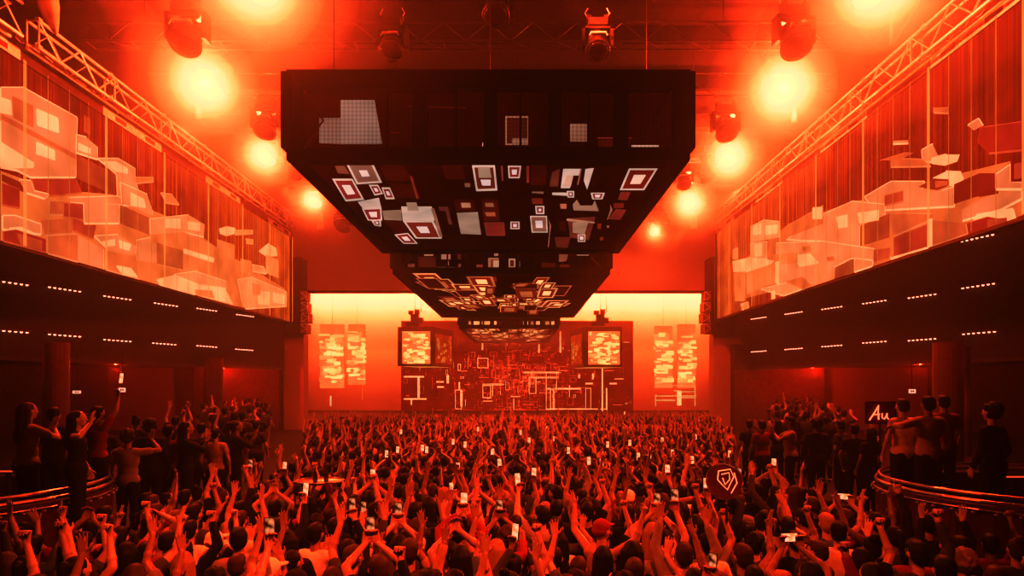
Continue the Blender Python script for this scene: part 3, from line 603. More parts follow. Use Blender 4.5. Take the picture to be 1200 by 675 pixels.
for sx,(p0,p1,q0,q1,pb,qb0,qb1),lab in ((-1,(466,507,383,429,531,388,440),'hanging box shaped video cube at the left of the stage'),(1,(684,729,383,430,668,392,441),'hanging box shaped video cube at the right of the stage')):
    Y=43.; a=at((p0+p1)/2,q1,Y); r=thing('hanging_video_cube',lab,'video cube',(a.x,Y,a.z),0,'video cubes over the stage')
    A=at(p0,q1,Y)-a; B=at(p1,q0,Y)-a; Yb=3.2
    if sx<0: pa=(A.x,0);pb_=(B.x,0);pc=(at(pb,0,Y+Yb).x-a.x,Yb);pd=(A.x+.6,Yb)
    else: pa=(A.x,0);pb_=(B.x,0);pc=(B.x-.6,Yb);pd=(at(pb,0,Y+Yb).x-a.x,Yb)
    m=MB(); m.prism([pa,pb_,pc,pd],0,B.z); m.build('shell',mat('cube_shell_%d'%sx,(.16,.07,.05),.6),r)
    s=MB(); e=.28; s.add([(A.x+e,-.02,e*.5),(B.x-e*.5,-.02,e*.5),(B.x-e*.5,-.02,B.z-e),(A.x+e,-.02,B.z-e)],[(0,1,2,3)],col=T(240,100,40))
    quadcloud(s,A.x+e,B.x-e*.5,e*.5,B.z-e,-.03,90,rg,PAL,(.12,.5),(.06,.22)); s.build('front_screen',led('cube_front',1.2,None),r,vc=True)
    t=MB(); P,Q=((pb_,pc) if sx<0 else (pd,pa)); P=Vector((*P,0));Q=Vector((*Q,0)); d=Q-P; nn=Vector((d.y,-d.x,0)).normalized()*.03
    t.add([P+d*.1+nn+Vector((0,0,.2)),P+d*.92+nn+Vector((0,0,.2)),P+d*.92+nn+Vector((0,0,B.z-.4)),P+d*.1+nn+Vector((0,0,B.z-.4))],[(0,1,2,3)],col=(.62,.07,.012))
    for i in range(45):
        u=rg.uniform(.12,.8); v=rg.uniform(.25,B.z-.8); uu=u+rg.uniform(.04,.12); vv=v+rg.uniform(.08,.3); k=nn*(1.1+.02*i)
        t.add([P+d*u+k+Vector((0,0,v)),P+d*uu+k+Vector((0,0,v)),P+d*uu+k+Vector((0,0,vv)),P+d*u+k+Vector((0,0,vv))],[(0,1,2,3)],col=rg.choice([(.9,.2,.04),(1,.35,.1),(.8,.12,.02)]))
    t.build('side_screen',led('cube_side',1.,None),r,vc=True)
    b=MB(); b.prism([(A.x+.3,.1),(B.x,.1),(pc[0]-.2,Yb-.3),(pd[0]+.3,Yb-.3)],-.03,-.01,col=(1,.4,.14)); b.build('bottom_screen',led('cube_bottom',.8,None),r,vc=True)
    h=MB(); 
    for (x,z,w,hh) in ((-.25,.25,.8,.3),(-.1,.6,.5,.5),(.25,.45,.35,.35),(-.35,.95,.3,.25),(.05,1.,.3,.3)): h.cbox((x,.6,B.z+z),(w,.5,hh))
    h.bar((-.1,.6,B.z+1),(-.1,.6,CH-a.z-.02),.03,5); h.bar((.3,.6,B.z+1),(.3,.6,CH-a.z-.02),.03,5)
    h.build('hoist',M['fixture'],r)
# back video wall with outlined squares
Y=56.5; a=at(470,482,Y); b=at(742,376,Y)
r=thing('video_wall','wide back video wall covered with thin glowing outlined squares','led screen',(a.x,Y,a.z),0)
m=MB(); m.box((0,0,-.4),(b.x-a.x,.12,b.z-a.z),col=(.42,.012,.003)); m.build('panel',led('wall_panel',.8,None),r,vc=True)
ln=MB()
def outl(x0,z0,x1,z1,w,c,y=-.03):
    for A,B in (((x0,z0),(x1,z0)),((x1,z0),(x1,z1)),((x0,z1),(x1,z1)),((x0,z0),(x0,z1))): ln.box((min(A[0],B[0])-w,y-.01,min(A[1],B[1])-w),(max(A[0],B[0])+w,y,max(A[1],B[1])+w),col=c)
CREAM=T(255,190,120); 
W=b.x-a.x; H=b.z-a.z
for i in range(520):
    g=rg.gauss(.5,.2); 
    if not 0<g<1: continue
    cx=g*W; cz=min(H*.95,max(.1,rg.gauss(.35,.25)*H)); w=rg.choice([.1,.18,.3,.5]); h=rg.choice([.1,.2,.35,.6]); k=rg.random()
    c=T(225,45,20) if k<.62 else T(245,95,45) if k<.9 else CREAM
    if rg.random()<.5: outl(cx,cz,cx+w,cz+h,.010,c,-.03-.0005*i)
    elif rg.random()<.5: ln.box((cx,-.04-.0005*i,cz),(cx+w*1.6,-.03-.0005*i,cz+.05),col=c)
    else: ln.box((cx,-.04-.0005*i,cz),(cx+.05,-.03-.0005*i,cz+h*1.6),col=c)
def PX(x0,y0,x1,y1,w=.022,c=CREAM): 
    A=at(x0,y1,Y)-a; B=at(x1,y0,Y)-a; outl(A.x,A.z,B.x,B.z,w,c,-.2)
def PL(x0,y0,x1,y1,w=.022,c=CREAM):
    A=at(x0,y1,Y)-a; B=at(x1,y0,Y)-a; ln.box((A.x-w,-.22,A.z-w),(B.x+w,-.2,B.z+w),col=c)
for q in ((560,420,572,431),(566,452,575,466),(640,455,645,479),(648,456,649,479),(614,436,654,437),(625,442,654,443),(620,442,628,461),(640,436,652,456),(537,427,540,434),(686,455,692,479),(566,450,590,451),(534,457,541,479)): PX(*q)
for q in ((474,441,497,442),(490,441,492,467),(474,467,500,468),(538,448,539,456),(650,455,680,456),(705,427,706,488),(710,455,711,480),(714,449,722,450),(686,449,694,450),(678,439,679,443),(694,438,695,444),(656,389,657,413),(620,390,621,399),(631,404,632,413),(565,400,566,410),(540,458,542,476),(512,447,520,448),(513,453,520,454),(524,440,526,449),(640,479,700,479.5),(482,468,483,474)): PL(*q,w=.024)
ln.build('line_graphic',led('wall_lines',1.1,None),r,vc=True)
# wash lamps inside the stage roof, washing down the pale back wall, and spots over the room
def aim(a,b): return (Vector(b)-Vector(a)).to_track_quat('-Z','Y').to_euler()
for i,x in enumerate((-16.,-12.,-8.,-3.,3.,7.,11,15.)):
    p=(x,56.9,12.3)
    t=thing('wash_light',f'stage wash light hidden above the opening, number row','stage light') if False else None
    l=lamp_obj('AREA','stage_wash',p,WASHP,col=LC,shape='RECTANGLE',size=3.6,size_y=.4); l.rotation_euler=aim(p,(x,58,11.3)); l.data.spread=R(100)
for i,x in enumerate((-10.5,-6.,6.,9.5)):
    p=(x,47.,CH-2.9); l=lamp_obj('SPOT','stage_beam',p,BEAMP,col=LC,spot_size=R(120),spot_blend=.9,shadow_soft_size=.3); l.rotation_euler=aim(p,(x*.9,35,4))
for x in (-1.5,1.):                                # warm glow of the stage centre
    lamp_obj('POINT','stage_floor_glow',(x,50,4.),GLOWP,col=LC,shadow_soft_size=.4)
# room spots: unseen, added to rake the crowd
for x,y,z,tx,ty,p,an in ((-9.5,9.,9.,.5,9.,.8,50),(9.,8.,8.5,-1.5,9.5,1.1,50),(1.5,-1.,11,-2.3,7.8,1.9,30),(-.5,-1.5,11,2.6,8.4,1.2,28),(-8.5,17,10.,0,15,.8,55),(8.,17,10.,0,15,.7,55),(-9.,26,11,0,25,.8,60),(8.5,26,11,0,25,.8,60),(-9,33,11.,0,33,.7,60),(8,33,11.,0,33,.7,60)):
    l=lamp_obj('SPOT','crowd_spot',(x,y,z),CROWDP*p,col=LC,spot_size=R(an),spot_blend=.8,shadow_soft_size=.12); l.rotation_euler=aim((x,y,z),(tx,ty,1.5))
for x,y,z,tx,ty,tz in ((-3.,25,12.2,-12.6,26,10),(2.,25,12.2,11,26,10),(-3.,16,12.4,-12.2,19,12.4),(1.,16,12.4,10.5,19,12.4),(0,30,12,0,40,11)):  # unseen spots added to brighten side trusses, headers and proscenium
    l=lamp_obj('SPOT','truss_spot',(x,y,z),TRUSSP,col=LC,spot_size=R(80),spot_blend=.8,shadow_soft_size=.2); l.rotation_euler=aim((x,y,z),(tx,ty,tz))

for sx in (-1,1):                                  # red fill lamps added under the balconies for a red veil
    for x,y in ((15.2,35.2),(16.5,28.),(17.8,20.)):
        r=thing('fill_lamp',f'small added red downlight under the {"left" if sx<0 else "right"} balcony, '+('nearest the stage' if y>30 else 'halfway along' if y>25 else 'nearest the camera'),'lamp',(sx*x,y,CAMH+.99),0,'added fill lamps under the balconies')
        MB().lathe([(.09,-.1),(.1,0)],14).build('housing',M['fixture'],r); m=MB(); m.lathe([(.07,-.105),(.075,-.1)],14); m.build('lens',E['dimlens'],r)
        lamp_obj('POINT','fill_lamp_point',(sx*x,y,CAMH+.8),WINGP*(1. if y>30 else .4 if y>25 else .15),col=(1,.03,.01),shadow_soft_size=.04)
    l=lamp_obj('SPOT','balcony_wash',(sx*9.,36.,11.5),BALP,col=(1,.03,.01),spot_size=R(75),spot_blend=1.,shadow_soft_size=.2); l.rotation_euler=aim((sx*9.,36.,11.5),(sx*14.5,31.,6.))  # unseen red spot added to redden the balcony face
# ------------------------------------------------------------------ people
def ring_cap(mb,a,b,ra,rb,n=10,m=4,sx=1.,sy=1.):
    a=Vector(a); b=Vector(b); d=b-a; q=(d if d.length>1e-6 else Vector((0,0,1))).to_track_quat('Z','Y'); vs=[]
    prof=[]
    for i in range(m): t=-math.pi/2+math.pi/2*(i+.25)/m; prof.append((a,ra*math.cos(t),ra*math.sin(t)))
    prof.append((a,ra,0.)); prof.append((b,rb,0.))
    for i in range(m): t=math.pi/2*(i+.75)/m; prof.append((b,rb*math.cos(t),rb*math.sin(t)))
    for c,r,z in prof:
        for i in range(n): an=2*math.pi*i/n; vs.append(c+q@Vector((r*math.cos(an)*sx,r*math.sin(an)*sy,z)))
    k=len(prof); fs=[tuple(range(n))[::-1],tuple((k-1)*n+i for i in range(n))]+[(j*n+i,j*n+(i+1)%n,(j+1)*n+(i+1)%n,(j+1)*n+i) for j in range(k-1) for i in range(n)]
    mb.add(vs,fs)
def ell(mb,c,r,n=14,m=9):
    vs=[]; c=Vector(c)
    for j in range(1,m):
        t=-math.pi/2+math.pi*j/m
        for i in range(n): an=2*math.pi*i/n; vs.append(c+Vector((r[0]*math.cos(t)*math.cos(an),r[1]*math.cos(t)*math.sin(an),r[2]*math.sin(t))))
    k=m-1; mb.add(vs,[tuple(range(n))[::-1],tuple((k-1)*n+i for i in range(n))]+[(j*n+i,j*n+(i+1)%n,(j+1)*n+(i+1)%n,(j+1)*n+i) for j in range(k-1) for i in range(n)])
def fuse(mb,name,voxel,target=None,smooth=1):
    me=D.meshes.new(name); me.from_pydata([tuple(v) for v in mb.v],[],mb.f)
    o=D.objects.new('tmp',me); COL.objects.link(o)
    r=o.modifiers.new('r','REMESH'); r.mode='VOXEL'; r.voxel_size=voxel
    if smooth: s=o.modifiers.new('s','SMOOTH'); s.factor=.5; s.iterations=smooth
    dg=bpy.context.evaluated_depsgraph_get(); ev=o.evaluated_get(dg); nf=len(ev.data.polygons)*2
    if target and nf>target:
        d=o.modifiers.new('d','DECIMATE'); d.ratio=target/nf; dg=bpy.context.evaluated_depsgraph_get(); ev=o.evaluated_get(dg)
    out=D.meshes.new_from_object(ev); out.name=name
    D.objects.remove(o); D.meshes.remove(me)
    out.polygons.foreach_set('use_smooth',[True]*len(out.polygons)); out.materials.clear()
    return out
def ik(S,W,pole,l1=.29,l2=.265):
    S=Vector(S);W=Vector(W); d=W-S; L=min(d.length,l1+l2-.004); dn=d.normalized(); W=S+dn*L
    a=(l1*l1-l2*l2+L*L)/(2*L); h=math.sqrt(max(0,l1*l1-a*a)); p=Vector(pole); p=(p-dn*p.dot(dn)).normalized()
    return S+dn*a+p*h, W
def hand(mb,W,d,side,style,s):
    """palm of four rays with separate fingers and a thumb; side = direction towards the thumb"""
    d=Vector(d).normalized(); side=Vector(side); side=(side-d*side.dot(d)).normalized(); pn=d.cross(side)*s
    ln=[.078,.088,.082,.064]; off=[.033,.011,-.012,-.034]; tips=[]
    for i in range(4):
        k=W+d*.095+side*off[i]; ring_cap(mb,W+side*off[i]*.5,k,.0155,.011,8,3)
        sp=off[i]*(.55 if style=='open' else .15); bend={'open':(.12,.25),'relax':(.6,1.1),'fist':(1.5,2.9),'grip':(.8,1.7),'point':(.05,.1) if i==0 else (1.5,2.9),'victory':(.05,.1) if i<2 else (1.5,2.9)}[style]
        l=ln[i]; d1=(d*math.cos(bend[0])+pn*math.sin(bend[0])+side*sp*8).normalized(); d2=(d*math.cos(bend[1])+pn*math.sin(bend[1])+side*sp*8).normalized()
        m=k+d1*l*.52; t=m+d2*l*.48; ring_cap(mb,k,m,.0095,.0088,8,3); ring_cap(mb,m,t,.0088,.0075,8,3)
    tb=W+d*.025+side*.024; t1=tb+(d*.6+side*.8+pn*.2).normalized()*.045; 
    t2=t1+((d*1.+side*.35) if style in('open','relax') else (d*.7-side*.45+pn*.6)).normalized()*.035
    ring_cap(mb,tb,t1,.014,.0105,8,3); ring_cap(mb,t1,t2,.0105,.0085,8,3)
def SH(s,up): return Vector((s*.178,0,1.405+(.035 if up else 0)))
# pose: (text, left (wrist, pole, hand, hand direction), right (...), phone (position, landscape) or None)
def P_(w,pole,st,d,): return (w,pole,st,d)
DN=lambda s,k=0: P_((s*.26,.10,.90),(s*.6,-1,0),'relax',(0,.25,-1))
POSES={
 'relaxed':('standing with arms down',DN(-1),DN(1),None),
 'right_fist':('right fist raised',DN(-1),P_((.24,.12,1.93),(1,.2,0),'fist',(0,.1,1)),None),
 'left_open':('left hand raised open',P_((-.28,.16,1.92),(-1,.2,0),'open',(-.1,.1,1)),DN(1),None),
 'both_up':('both arms straight up',P_((-.22,.15,1.95),(-1,.3,0),'open',(0,.1,1)),P_((.22,.12,1.93),(1,.3,0),'open',(.1,.1,1)),None),
 'vee':('both arms spread high',P_((-.46,.12,1.85),(-1,0,-.5),'open',(-.5,0,1)),P_((.44,.14,1.86),(1,0,-.5),'victory',(.4,0,1)),None),
 'right_point':('right hand pointing up',P_((-.16,.30,1.32),(-1,-.2,-.8),'relax',(.4,.8,.2)),P_((.16,.26,1.92),(1,.1,0),'point',(0,.35,1)),None),
 'phone_both':('holding a phone up with both hands',P_((-.055,.30,1.80),(-1,-.1,-.35),'grip',(.25,.15,1)),P_((.055,.30,1.80),(1,-.1,-.35),'grip',(-.25,.15,1)),((0,.335,1.95),0)),
 'phone_wide':('holding a phone sideways overhead',P_((-.10,.30,1.80),(-1,-.1,-.35),'grip',(.1,.15,1)),P_((.10,.30,1.80),(1,-.1,-.35),'grip',(-.1,.15,1)),((0,.335,1.90),1)),
 'phone_right':('holding a phone high in the right hand',DN(-1),P_((.16,.26,1.91),(1,.1,0),'grip',(-.1,.1,1)),((.145,.30,2.065),0)),
 'phone_left':('holding a phone high in the left hand',P_((-.18,.26,1.90),(-1,.1,0),'grip',(.1,.1,1)),P_((.2,.28,1.25),(1,-.5,-.5),'relax',(-.5,1,.1)),((-.165,.30,2.055),0)),
 'phone_low':('filming with a phone at eye height',P_((-.05,.36,1.50),(-1,-.2,-.8),'grip',(.2,.3,1)),P_((.05,.36,1.50),(1,-.2,-.8),'grip',(-.2,.3,1)),((0,.395,1.64),0)),
 'tent':('hands joined above the head, elbows out',P_((-.05,.10,1.88),(-1,.1,-.1),'relax',(.5,.1,.9)),P_((.05,.10,1.88),(1,.1,-.1),'relax',(-.5,.1,.9)),None),
 'head':('hands on the head, elbows out',P_((-.11,.02,1.74),(-1,.3,-.1),'relax',(.9,-.1,.3)),P_((.11,.02,1.74),(1,.3,-.1),'relax',(-.9,-.1,.3)),None),
 'right_bent':('right hand held up beside the face',DN(-1),P_((.27,.22,1.60),(1,-.3,-.7),'open',(.1,.2,1)),None),
 'clap':('hands clapping in front of the chest',P_((-.04,.32,1.40),(-1,-.2,-.6),'open',(.1,.4,1)),P_((.04,.32,1.40),(1,-.2,-.6),'open',(-.1,.4,1)),None),
 'embrace':('one arm around a neighbour',P_((-.40,.16,1.34),(-1,-.4,-.2),'relax',(-.7,.5,-.4)),DN(1),None),
}
def core(mb,inf=0.,legs=True):
    ell(mb,(0,-.01 if inf else 0,.95),(.168+inf*1.7,.122+inf*1.9,.13+inf)); ell(mb,(0,.005,1.10),(.142+inf,.102+inf,.15+inf)); ell(mb,(0,0,1.28),(.168+inf,.112+inf,.17+inf))
    ring_cap(mb,(-.135,-.01,1.405),(.135,-.01,1.405),.062+inf,.062+inf); ell(mb,(0,-.045,1.33),(.13+inf,.065+inf,.12+inf))
def legs(mb,inf=0.,low=0.):
    for s in (-1,1):
        ring_cap(mb,(s*.088,0,.92),(s*.10,.02,.50),.088+inf,.056+inf); ring_cap(mb,(s*.10,.02,.50),(s*.10,-.01,.10),.056+inf,.036+inf)
        ell(mb,(s*.10,-.02,.37),(.048+inf,.055+inf,.11)); ell(mb,(s*.07,-.06,.90),(.08+inf,.07+inf,.085+inf))
def arms(mb,pose,inf=0.,part=1.,hands=True):
    for s,arm in ((-1,pose[1]),(1,pose[2])):
        W,pole,st,d=arm; up=W[2]>1.6; S=SH(s,up); E,W=ik(S,W,pole)
        if part<=1.:
            ring_cap(mb,S,S.lerp(E,part),.053+inf,.053+inf+(.041-.053)*part+ (0.006 if inf else 0))
        else:
            ring_cap(mb,S,E,.053+inf,.042+inf); ring_cap(mb,E,E.lerp(W,part-1),.042+inf,.030+inf)
        if hands:
            ring_cap(mb,E,W,.041,.027); ell(mb,E.lerp(W,.28),(.043,.043,.043)); ell(mb,S.lerp(E,.45),(.050,.050,.050))
            thumb=Vector((-s,0.3,0)) if up or W.z>1.2 else Vector((0,1,0))
            hand(mb,W,d,thumb,st,-s if not up else s)
def head(mb):
    ring_cap(mb,(0,-.01,1.42),(0,.012,1.56),.058,.052); ell(mb,(0,.018,1.655),(.077,.097,.108)); ell(mb,(0,.055,1.60),(.055,.055,.06)); ell(mb,(0,.092,1.565),(.022,.02,.018))
    ring_cap(mb,(0,.108,1.66),(0,.128,1.625),.010,.0135); ell(mb,(0,.104,1.672),(.05,.016,.012))
    ell(mb,(0,.106,1.594),(.024,.012,.009)); 
    for s in (-1,1): ell(mb,(s*.079,.012,1.638),(.012,.021,.031)); ell(mb,(s*.04,.09,1.625),(.024,.02,.02))
SKIN=[mat('skin_%d'%i,c,.38,noise=.08,scale=30,spec=.5) for i,c in enumerate(((.46,.33,.27),(.34,.22,.17),(.22,.13,.09),(.55,.42,.35)))]
EYE=mat('eye_white',(.8,.8,.8),.2,noise=0.); PUP=mat('eye_dark',(.02,.015,.01),.2,noise=0.); LIP=mat('lips',(.4,.14,.12),.5,noise=.05)
def body(pose,name,tgt):
    mb=MB(); core(mb); legs(mb)
    for s in (-1,1): ring_cap(mb,(s*.10,-.03,.045),(s*.115,.13,.035),.043,.036)
    arms(mb,pose); head(mb)
    me=fuse(mb,name,.0078,tgt,1)
    if tgt>1500:                                   # eyes and lips set into the face
        bm=bmesh.new(); bm.from_mesh(me)
        for s in (-1,1):
            for (dy,r,mi) in ((.0,.0115,1),(.0075,.0062,2)):
                g=bmesh.ops.create_uvsphere(bm,u_segments=8,v_segments=6,radius=r,matrix=Matrix.Translation((s*.031,.102+dy,1.648)))
                for v in g['verts']:
                    for f in v.link_faces: f.material_index=mi; f.smooth=True
        g=bmesh.ops.create_uvsphere(bm,u_segments=8,v_segments=6,radius=1.,matrix=Matrix.Translation((0,.112,1.594))@Matrix.Diagonal((.022,.008,.006,1)))
        for v in g['verts']:
            for f in v.link_faces: f.material_index=3
        bm.to_mesh(me); bm.free()
    for m in (SKIN[0],EYE,PUP,LIP): me.materials.append(m)
    return me
CLOTH={'black':(.02,.018,.02),'charcoal':(.07,.065,.07),'dark red':(.25,.03,.03),'grey':(.30,.29,.29),'white':(.9,.87,.84),'cream':(.80,.70,.58),'denim blue':(.10,.13,.25),'tan':(.45,.32,.22)}
CM={k:mat('cloth_'+k.replace(' ','_'),v,.85,noise=.12,scale=22,bump=.25) for k,v in CLOTH.items()}
STRIPE=mat('striped_cloth',(.6,.5,.45),.85)
HAIRM={'dark':mat('hair_dark',(.014,.010,.009),.6,scale=60,bump=.6,spec=.25),'brown':mat('hair_brown',(.06,.035,.025),.6,scale=60,bump=.6,spec=.25),'fair':mat('hair_fair',(.30,.20,.11),.6,noise=.1,scale=60,bump=.5,spec=.5)}
def hair(kind):
    mb=MB(); ell(mb,(0,-.010,1.682),(.088,.100,.092))
    if kind!='cap':
        ell(mb,(0,-.035,1.635),(.082,.078,.085))
    if kind=='short': ell(mb,(0,.03,1.72),(.07,.075,.055))
    if kind=='long':
        for s in (-1,1): ring_cap(mb,(s*.06,-.03,1.66),(s*.085,-.05,1.33),.05,.045)
        ring_cap(mb,(0,-.06,1.66),(0,-.105,1.27),.07,.045,sx=1.3); ell(mb,(0,-.10,1.33),(.12,.05,.13))
    if kind=='bun': ell(mb,(0,-.075,1.765),(.05,.05,.048)); ell(mb,(0,-.03,1.74),(.05,.05,.04))
    if kind=='ponytail': ell(mb,(0,-.11,1.71),(.04,.035,.04)); ring_cap(mb,(0,-.13,1.70),(.01,-.15,1.42),.036,.018)
    if kind=='curly':
        rg=random.Random(4)
        for i in range(60):
            u=rg.uniform(-1,1); a=rg.uniform(0,6.28); q=math.sqrt(1-u*u); x,y,z=.098*q*math.cos(a),.11*q*math.sin(a),.10*u
            if y>.05 and z<.045: continue
            ell(mb,(x,-.015+y,1.68+z),(.03,.03,.03),8,6)
        ell(mb,(0,-.02,1.69),(.1,.105,.1))
    if kind=='cap':
        mb=MB(); ell(mb,(0,.005,1.70),(.092,.108,.085)); ell(mb,(0,-.03,1.655),(.086,.085,.07)); ell(mb,(0,.14,1.70),(.065,.08,.014)); ell(mb,(0,.0,1.785),(.012,.012,.01))
    return fuse(mb,kind+'_hair' if kind!='cap' else 'cap',.011,900 if kind!='curly' else 1500,0)
HAIR={k:hair(k) for k in ('short','long','bun','ponytail','curly','cap')}
for k,me in HAIR.items(): me.materials.append(HAIRM['dark'] if k!='cap' else CM['white'])
mb=MB(); ell(mb,(0,-.01,.96),(.184,.142,.12)); legs(mb,.021); TROU=fuse(mb,'trousers',.018,900); TROU.materials.append(CM['black'])
BODY={}; TOPS={}
for k,p in POSES.items():
    BODY[k]=body(p,'body_'+k,7500)
    for sl,part in (('tee',.5),('tank',.0),('long',1.85)):
        if sl=='tank' and k not in ('relaxed','both_up','phone_both','vee','tent','right_bent','phone_right'): continue
        mb=MB(); core(mb,.016)
        if part: arms(mb,p,.013,part,False)
        TOPS[k,sl]=fuse(mb,'top_%s_%s'%(k,sl),.016,1300); TOPS[k,sl].materials.append(CM['black'])
WORD={'tee':'T-shirt','tank':'sleeveless top','long':'long-sleeved top'}
HW={'short':'short hair','long':'long hair','bun':'hair in a bun','ponytail':'a ponytail','curly':'curly hair','cap':'a cap'}
# phones
PH=thing('smartphone','','phone')
b=MB(); b.box((-.041,-.004,-.084),(.041,.005,.084)); b.box((-.03,.005,.03),(-.004,.008,.07)); b.build('case',M['fixture'],PH)
s=MB(); s.box((-.037,-.0055,-.079),(.037,-.0045,.079)); s.build('screen',emit('phone_screen',(1,.60,.34),2.2),PH)
PHS={'bright':PH.children[1].data.materials[0],'dim':emit('phone_screen_dim',(.9,.10,.04),.9)}
def pic(name,cols):                                 # a lit screen with a picture of the show on it
    m,t,o=nt(name); c=t.nodes.new('ShaderNodeTexCoord'); v=t.nodes.new('ShaderNodeTexVoronoi'); v.inputs['Scale'].default_value=22
    r=t.nodes.new('ShaderNodeValToRGB'); e=t.nodes.new('ShaderNodeEmission'); t.links.new(c.outputs['Object'],v.inputs[0]); t.links.new(v.outputs['Distance'],r.inputs[0])
    r.color_ramp.elements[0].color=(*cols[0],1); r.color_ramp.elements[1].color=(*cols[1],1); r.color_ramp.elements[1].position=.75
    t.links.new(r.outputs[0],e.inputs[0]); e.inputs[1].default_value=1.9; t.links.new(e.outputs[0],o.inputs[0]); m.cycles.emission_sampling='NONE'; return m
PHS['bright']=pic('phone_picture_bright',((1,.68,.42),(.85,.22,.08))); PHS['dim']=pic('phone_picture_dark',((.9,.3,.15),(.05,.004,.002)))
NPH=[0]
def phone(mat4,land,level,label):
    o=dup(PH); o['label']=label; o['group']='phones held up by the crowd'
    rot=Matrix.Rotation(R(90),4,'Y') if land else Matrix.Identity(4)
    o.matrix_world=mat4@rot
    for c in o.children:
        if c.name.startswith('screen'): c.material_slots[0].link='OBJECT'; c.material_slots[0].material=PHS[level]
    NPH[0]+=1; return o
PEOPLE=[]
def person(x,y,z,rz,sc,pose,top,col,hk,hc,skin,label,group='people in the crowd',leg='black'):
    o=D.objects.new('person',BODY[pose]); COL.objects.link(o); o.location=(x,y,z); o.rotation_euler=(0,0,rz); o.scale=(sc,sc,sc)
    o.material_slots[0].link='OBJECT'; o.material_slots[0].material=SKIN[skin]
    if (pose,top) not in TOPS: top='tee'
    t=D.objects.new({'tee':'shirt','tank':'vest','long':'sweater'}[top],TOPS[pose,top]); COL.objects.link(t); t.parent=o
    t.material_slots[0].link='OBJECT'; t.material_slots[0].material=CM[col]
    h=D.objects.new('hair' if hk!='cap' else 'cap',HAIR[hk]); COL.objects.link(h); h.parent=o
    h.material_slots[0].link='OBJECT'; h.material_slots[0].material=HAIRM[hc] if hk!='cap' else CM[hc]
    l=D.objects.new('trousers',TROU); COL.objects.link(l); l.parent=o
    l.material_slots[0].link='OBJECT'; l.material_slots[0].material=CM[leg]
    tag(o,label,'person',group); PEOPLE.append((o,pose,top)); return o,top
# ---- curved booths at both sides
def drum(cx,cy,r,sx,label):
    root=thing('round_booth',label,'booth',(cx,cy,0),0,'round raised booths')
    n=96; pts=[]
    for i in range(n):
        a=2*math.pi*i/n; rr=r+.05*abs(math.sin(a*22)); pts.append((rr*math.cos(a),rr*math.sin(a)))
    m=MB(); inner=[((r-.16)*math.cos(2*math.pi*i/n),(r-.16)*math.sin(2*math.pi*i/n)) for i in range(n)]
    vs=[(*p,0) for p in pts]+[(*p,1.98) for p in pts]+[(*p,1.98) for p in inner]+[(*p,1.2) for p in inner]
    m.add(vs,[(k*n+i,k*n+(i+1)%n,(k+1)*n+(i+1)%n,(k+1)*n+i) for k in range(3) for i in range(n)]); m.sm=False
    m.build('padded_front',M['booth'],root)
    MB().lathe([(r-.16,.2),(r-.16,1.5)],48).build('platform',M['black'],root)
    for z,rr,w in ((2.03,r+.04,.028),(2.11,r+.0,.022),(1.93,r+.07,.016)):
        MB().path([(rr*math.cos(2*math.pi*i/64),rr*math.sin(2*math.pi*i/64),z) for i in range(64)],w,8,True).build('rail',M['rail'],root)
    for i in range(56):
        an=2*math.pi*i/56
        if (cx+math.cos(an)*r)*sx<abs(cx)+.6: MB().cbox(((r+.09)*math.cos(an),(r+.09)*math.sin(an),1.90),(.03,.03,.02)).build('stud',M['trim'],root)
    return root
drum(-7.95,9.2,2.1,-1,'round padded booth with polished rail at the left edge')
drum(7.5,9.6,2.15,1,'round padded booth with polished rail at the right edge')
BO=((-7.95,9.2,2.35),(7.5,9.6,2.4))
# ---- sample places
rg=random.Random(11)
def in_floor(x,y):
    for bx,by,br in BO:
        if (x-bx)**2+(y-by)**2<(br+.22)**2: return False
    ax=abs(x)
    if y<11.3: return ax<7.45 if y>3.9 else True
    if y<16: return ax<4.85
    if y<20: return ax<4.85+(y-16)*.3
    if y<28: return ax<6.05+(y-20)*.33
    return ax<8.6+(y-28)*.2
NEAR=[]; y=5.75; row=0
YS=11.9
while y<YS:
    hw=y*.775+.4; x=-hw+rg.uniform(0,.5)
    while x<hw:
        xx=x+rg.uniform(-.07,.07); yy=y+rg.uniform(-.09,.09)
        if in_floor(xx,yy) and abs(xx)<10: NEAR.append([xx,yy,row])
        x+=.56
    y+=.52; row+=1
# photograph features: pixel, kind
def hp(px,py,h=1.66):  # head at height h seen at pixel
    Y=(CAMH-h)*F/(py-VY); return ((px-VX)*Y/F,Y)
FEAT=[]
for px,py,st in ((366,590,'bright'),(372,578,'dim'),(435,569,'bright'),(400,618,'dim'),(474,616,'dim'),(429,642,'dim'),(396,660,'dim'),(543,556,'bright'),(563,555,'bright'),(561,573,'bright'),(586,605,'dim'),(523,607,'bright'),(593,637,'bright'),(329,552,'bright'),
 (627,566,'bright'),(638,588,'bright'),(761,567,'bright'),(810,590,'bright'),(834,577,'bright'),(791,613,'dim'),(769,650,'dim'),(745,604,'dim'),(890,554,'bright'),(968,582,'wide'),(933,638,'wide'),(870,566,'dim')):
    Y=1.53*F/(py-VY); FEAT.append(((px-VX)*Y/F,Y,'phone',st))
for px,py,st in ((292,628,'white'),(262,640,'whitecap'),(418,592,'cream'),(436,628,'cream'),(402,632,'tan'),(342,648,'white'),(234,632,'white'),(552,600,'white'),(700,600,'tan'),(755,640,'fair'),(616,655,'fair'),(862,655,'cream'),(884,650,'tan'),(990,640,'cream'),(213,608,'tan'),(800,590,'white'),(300,655,'grey'),(470,640,'tan'),(560,655,'tan')):
    x,Y=hp(px,py-8); FEAT.append((x,Y,'look',st))
used={}
for fx,fy,k,st in FEAT:
    best=min((i for i in range(len(NEAR)) if (i,k) not in used),key=lambda i:(NEAR[i][0]-fx)**2+(NEAR[i][1]-(fy-.28 if k=='phone' else fy))**2)
    used[(best,k)]=st
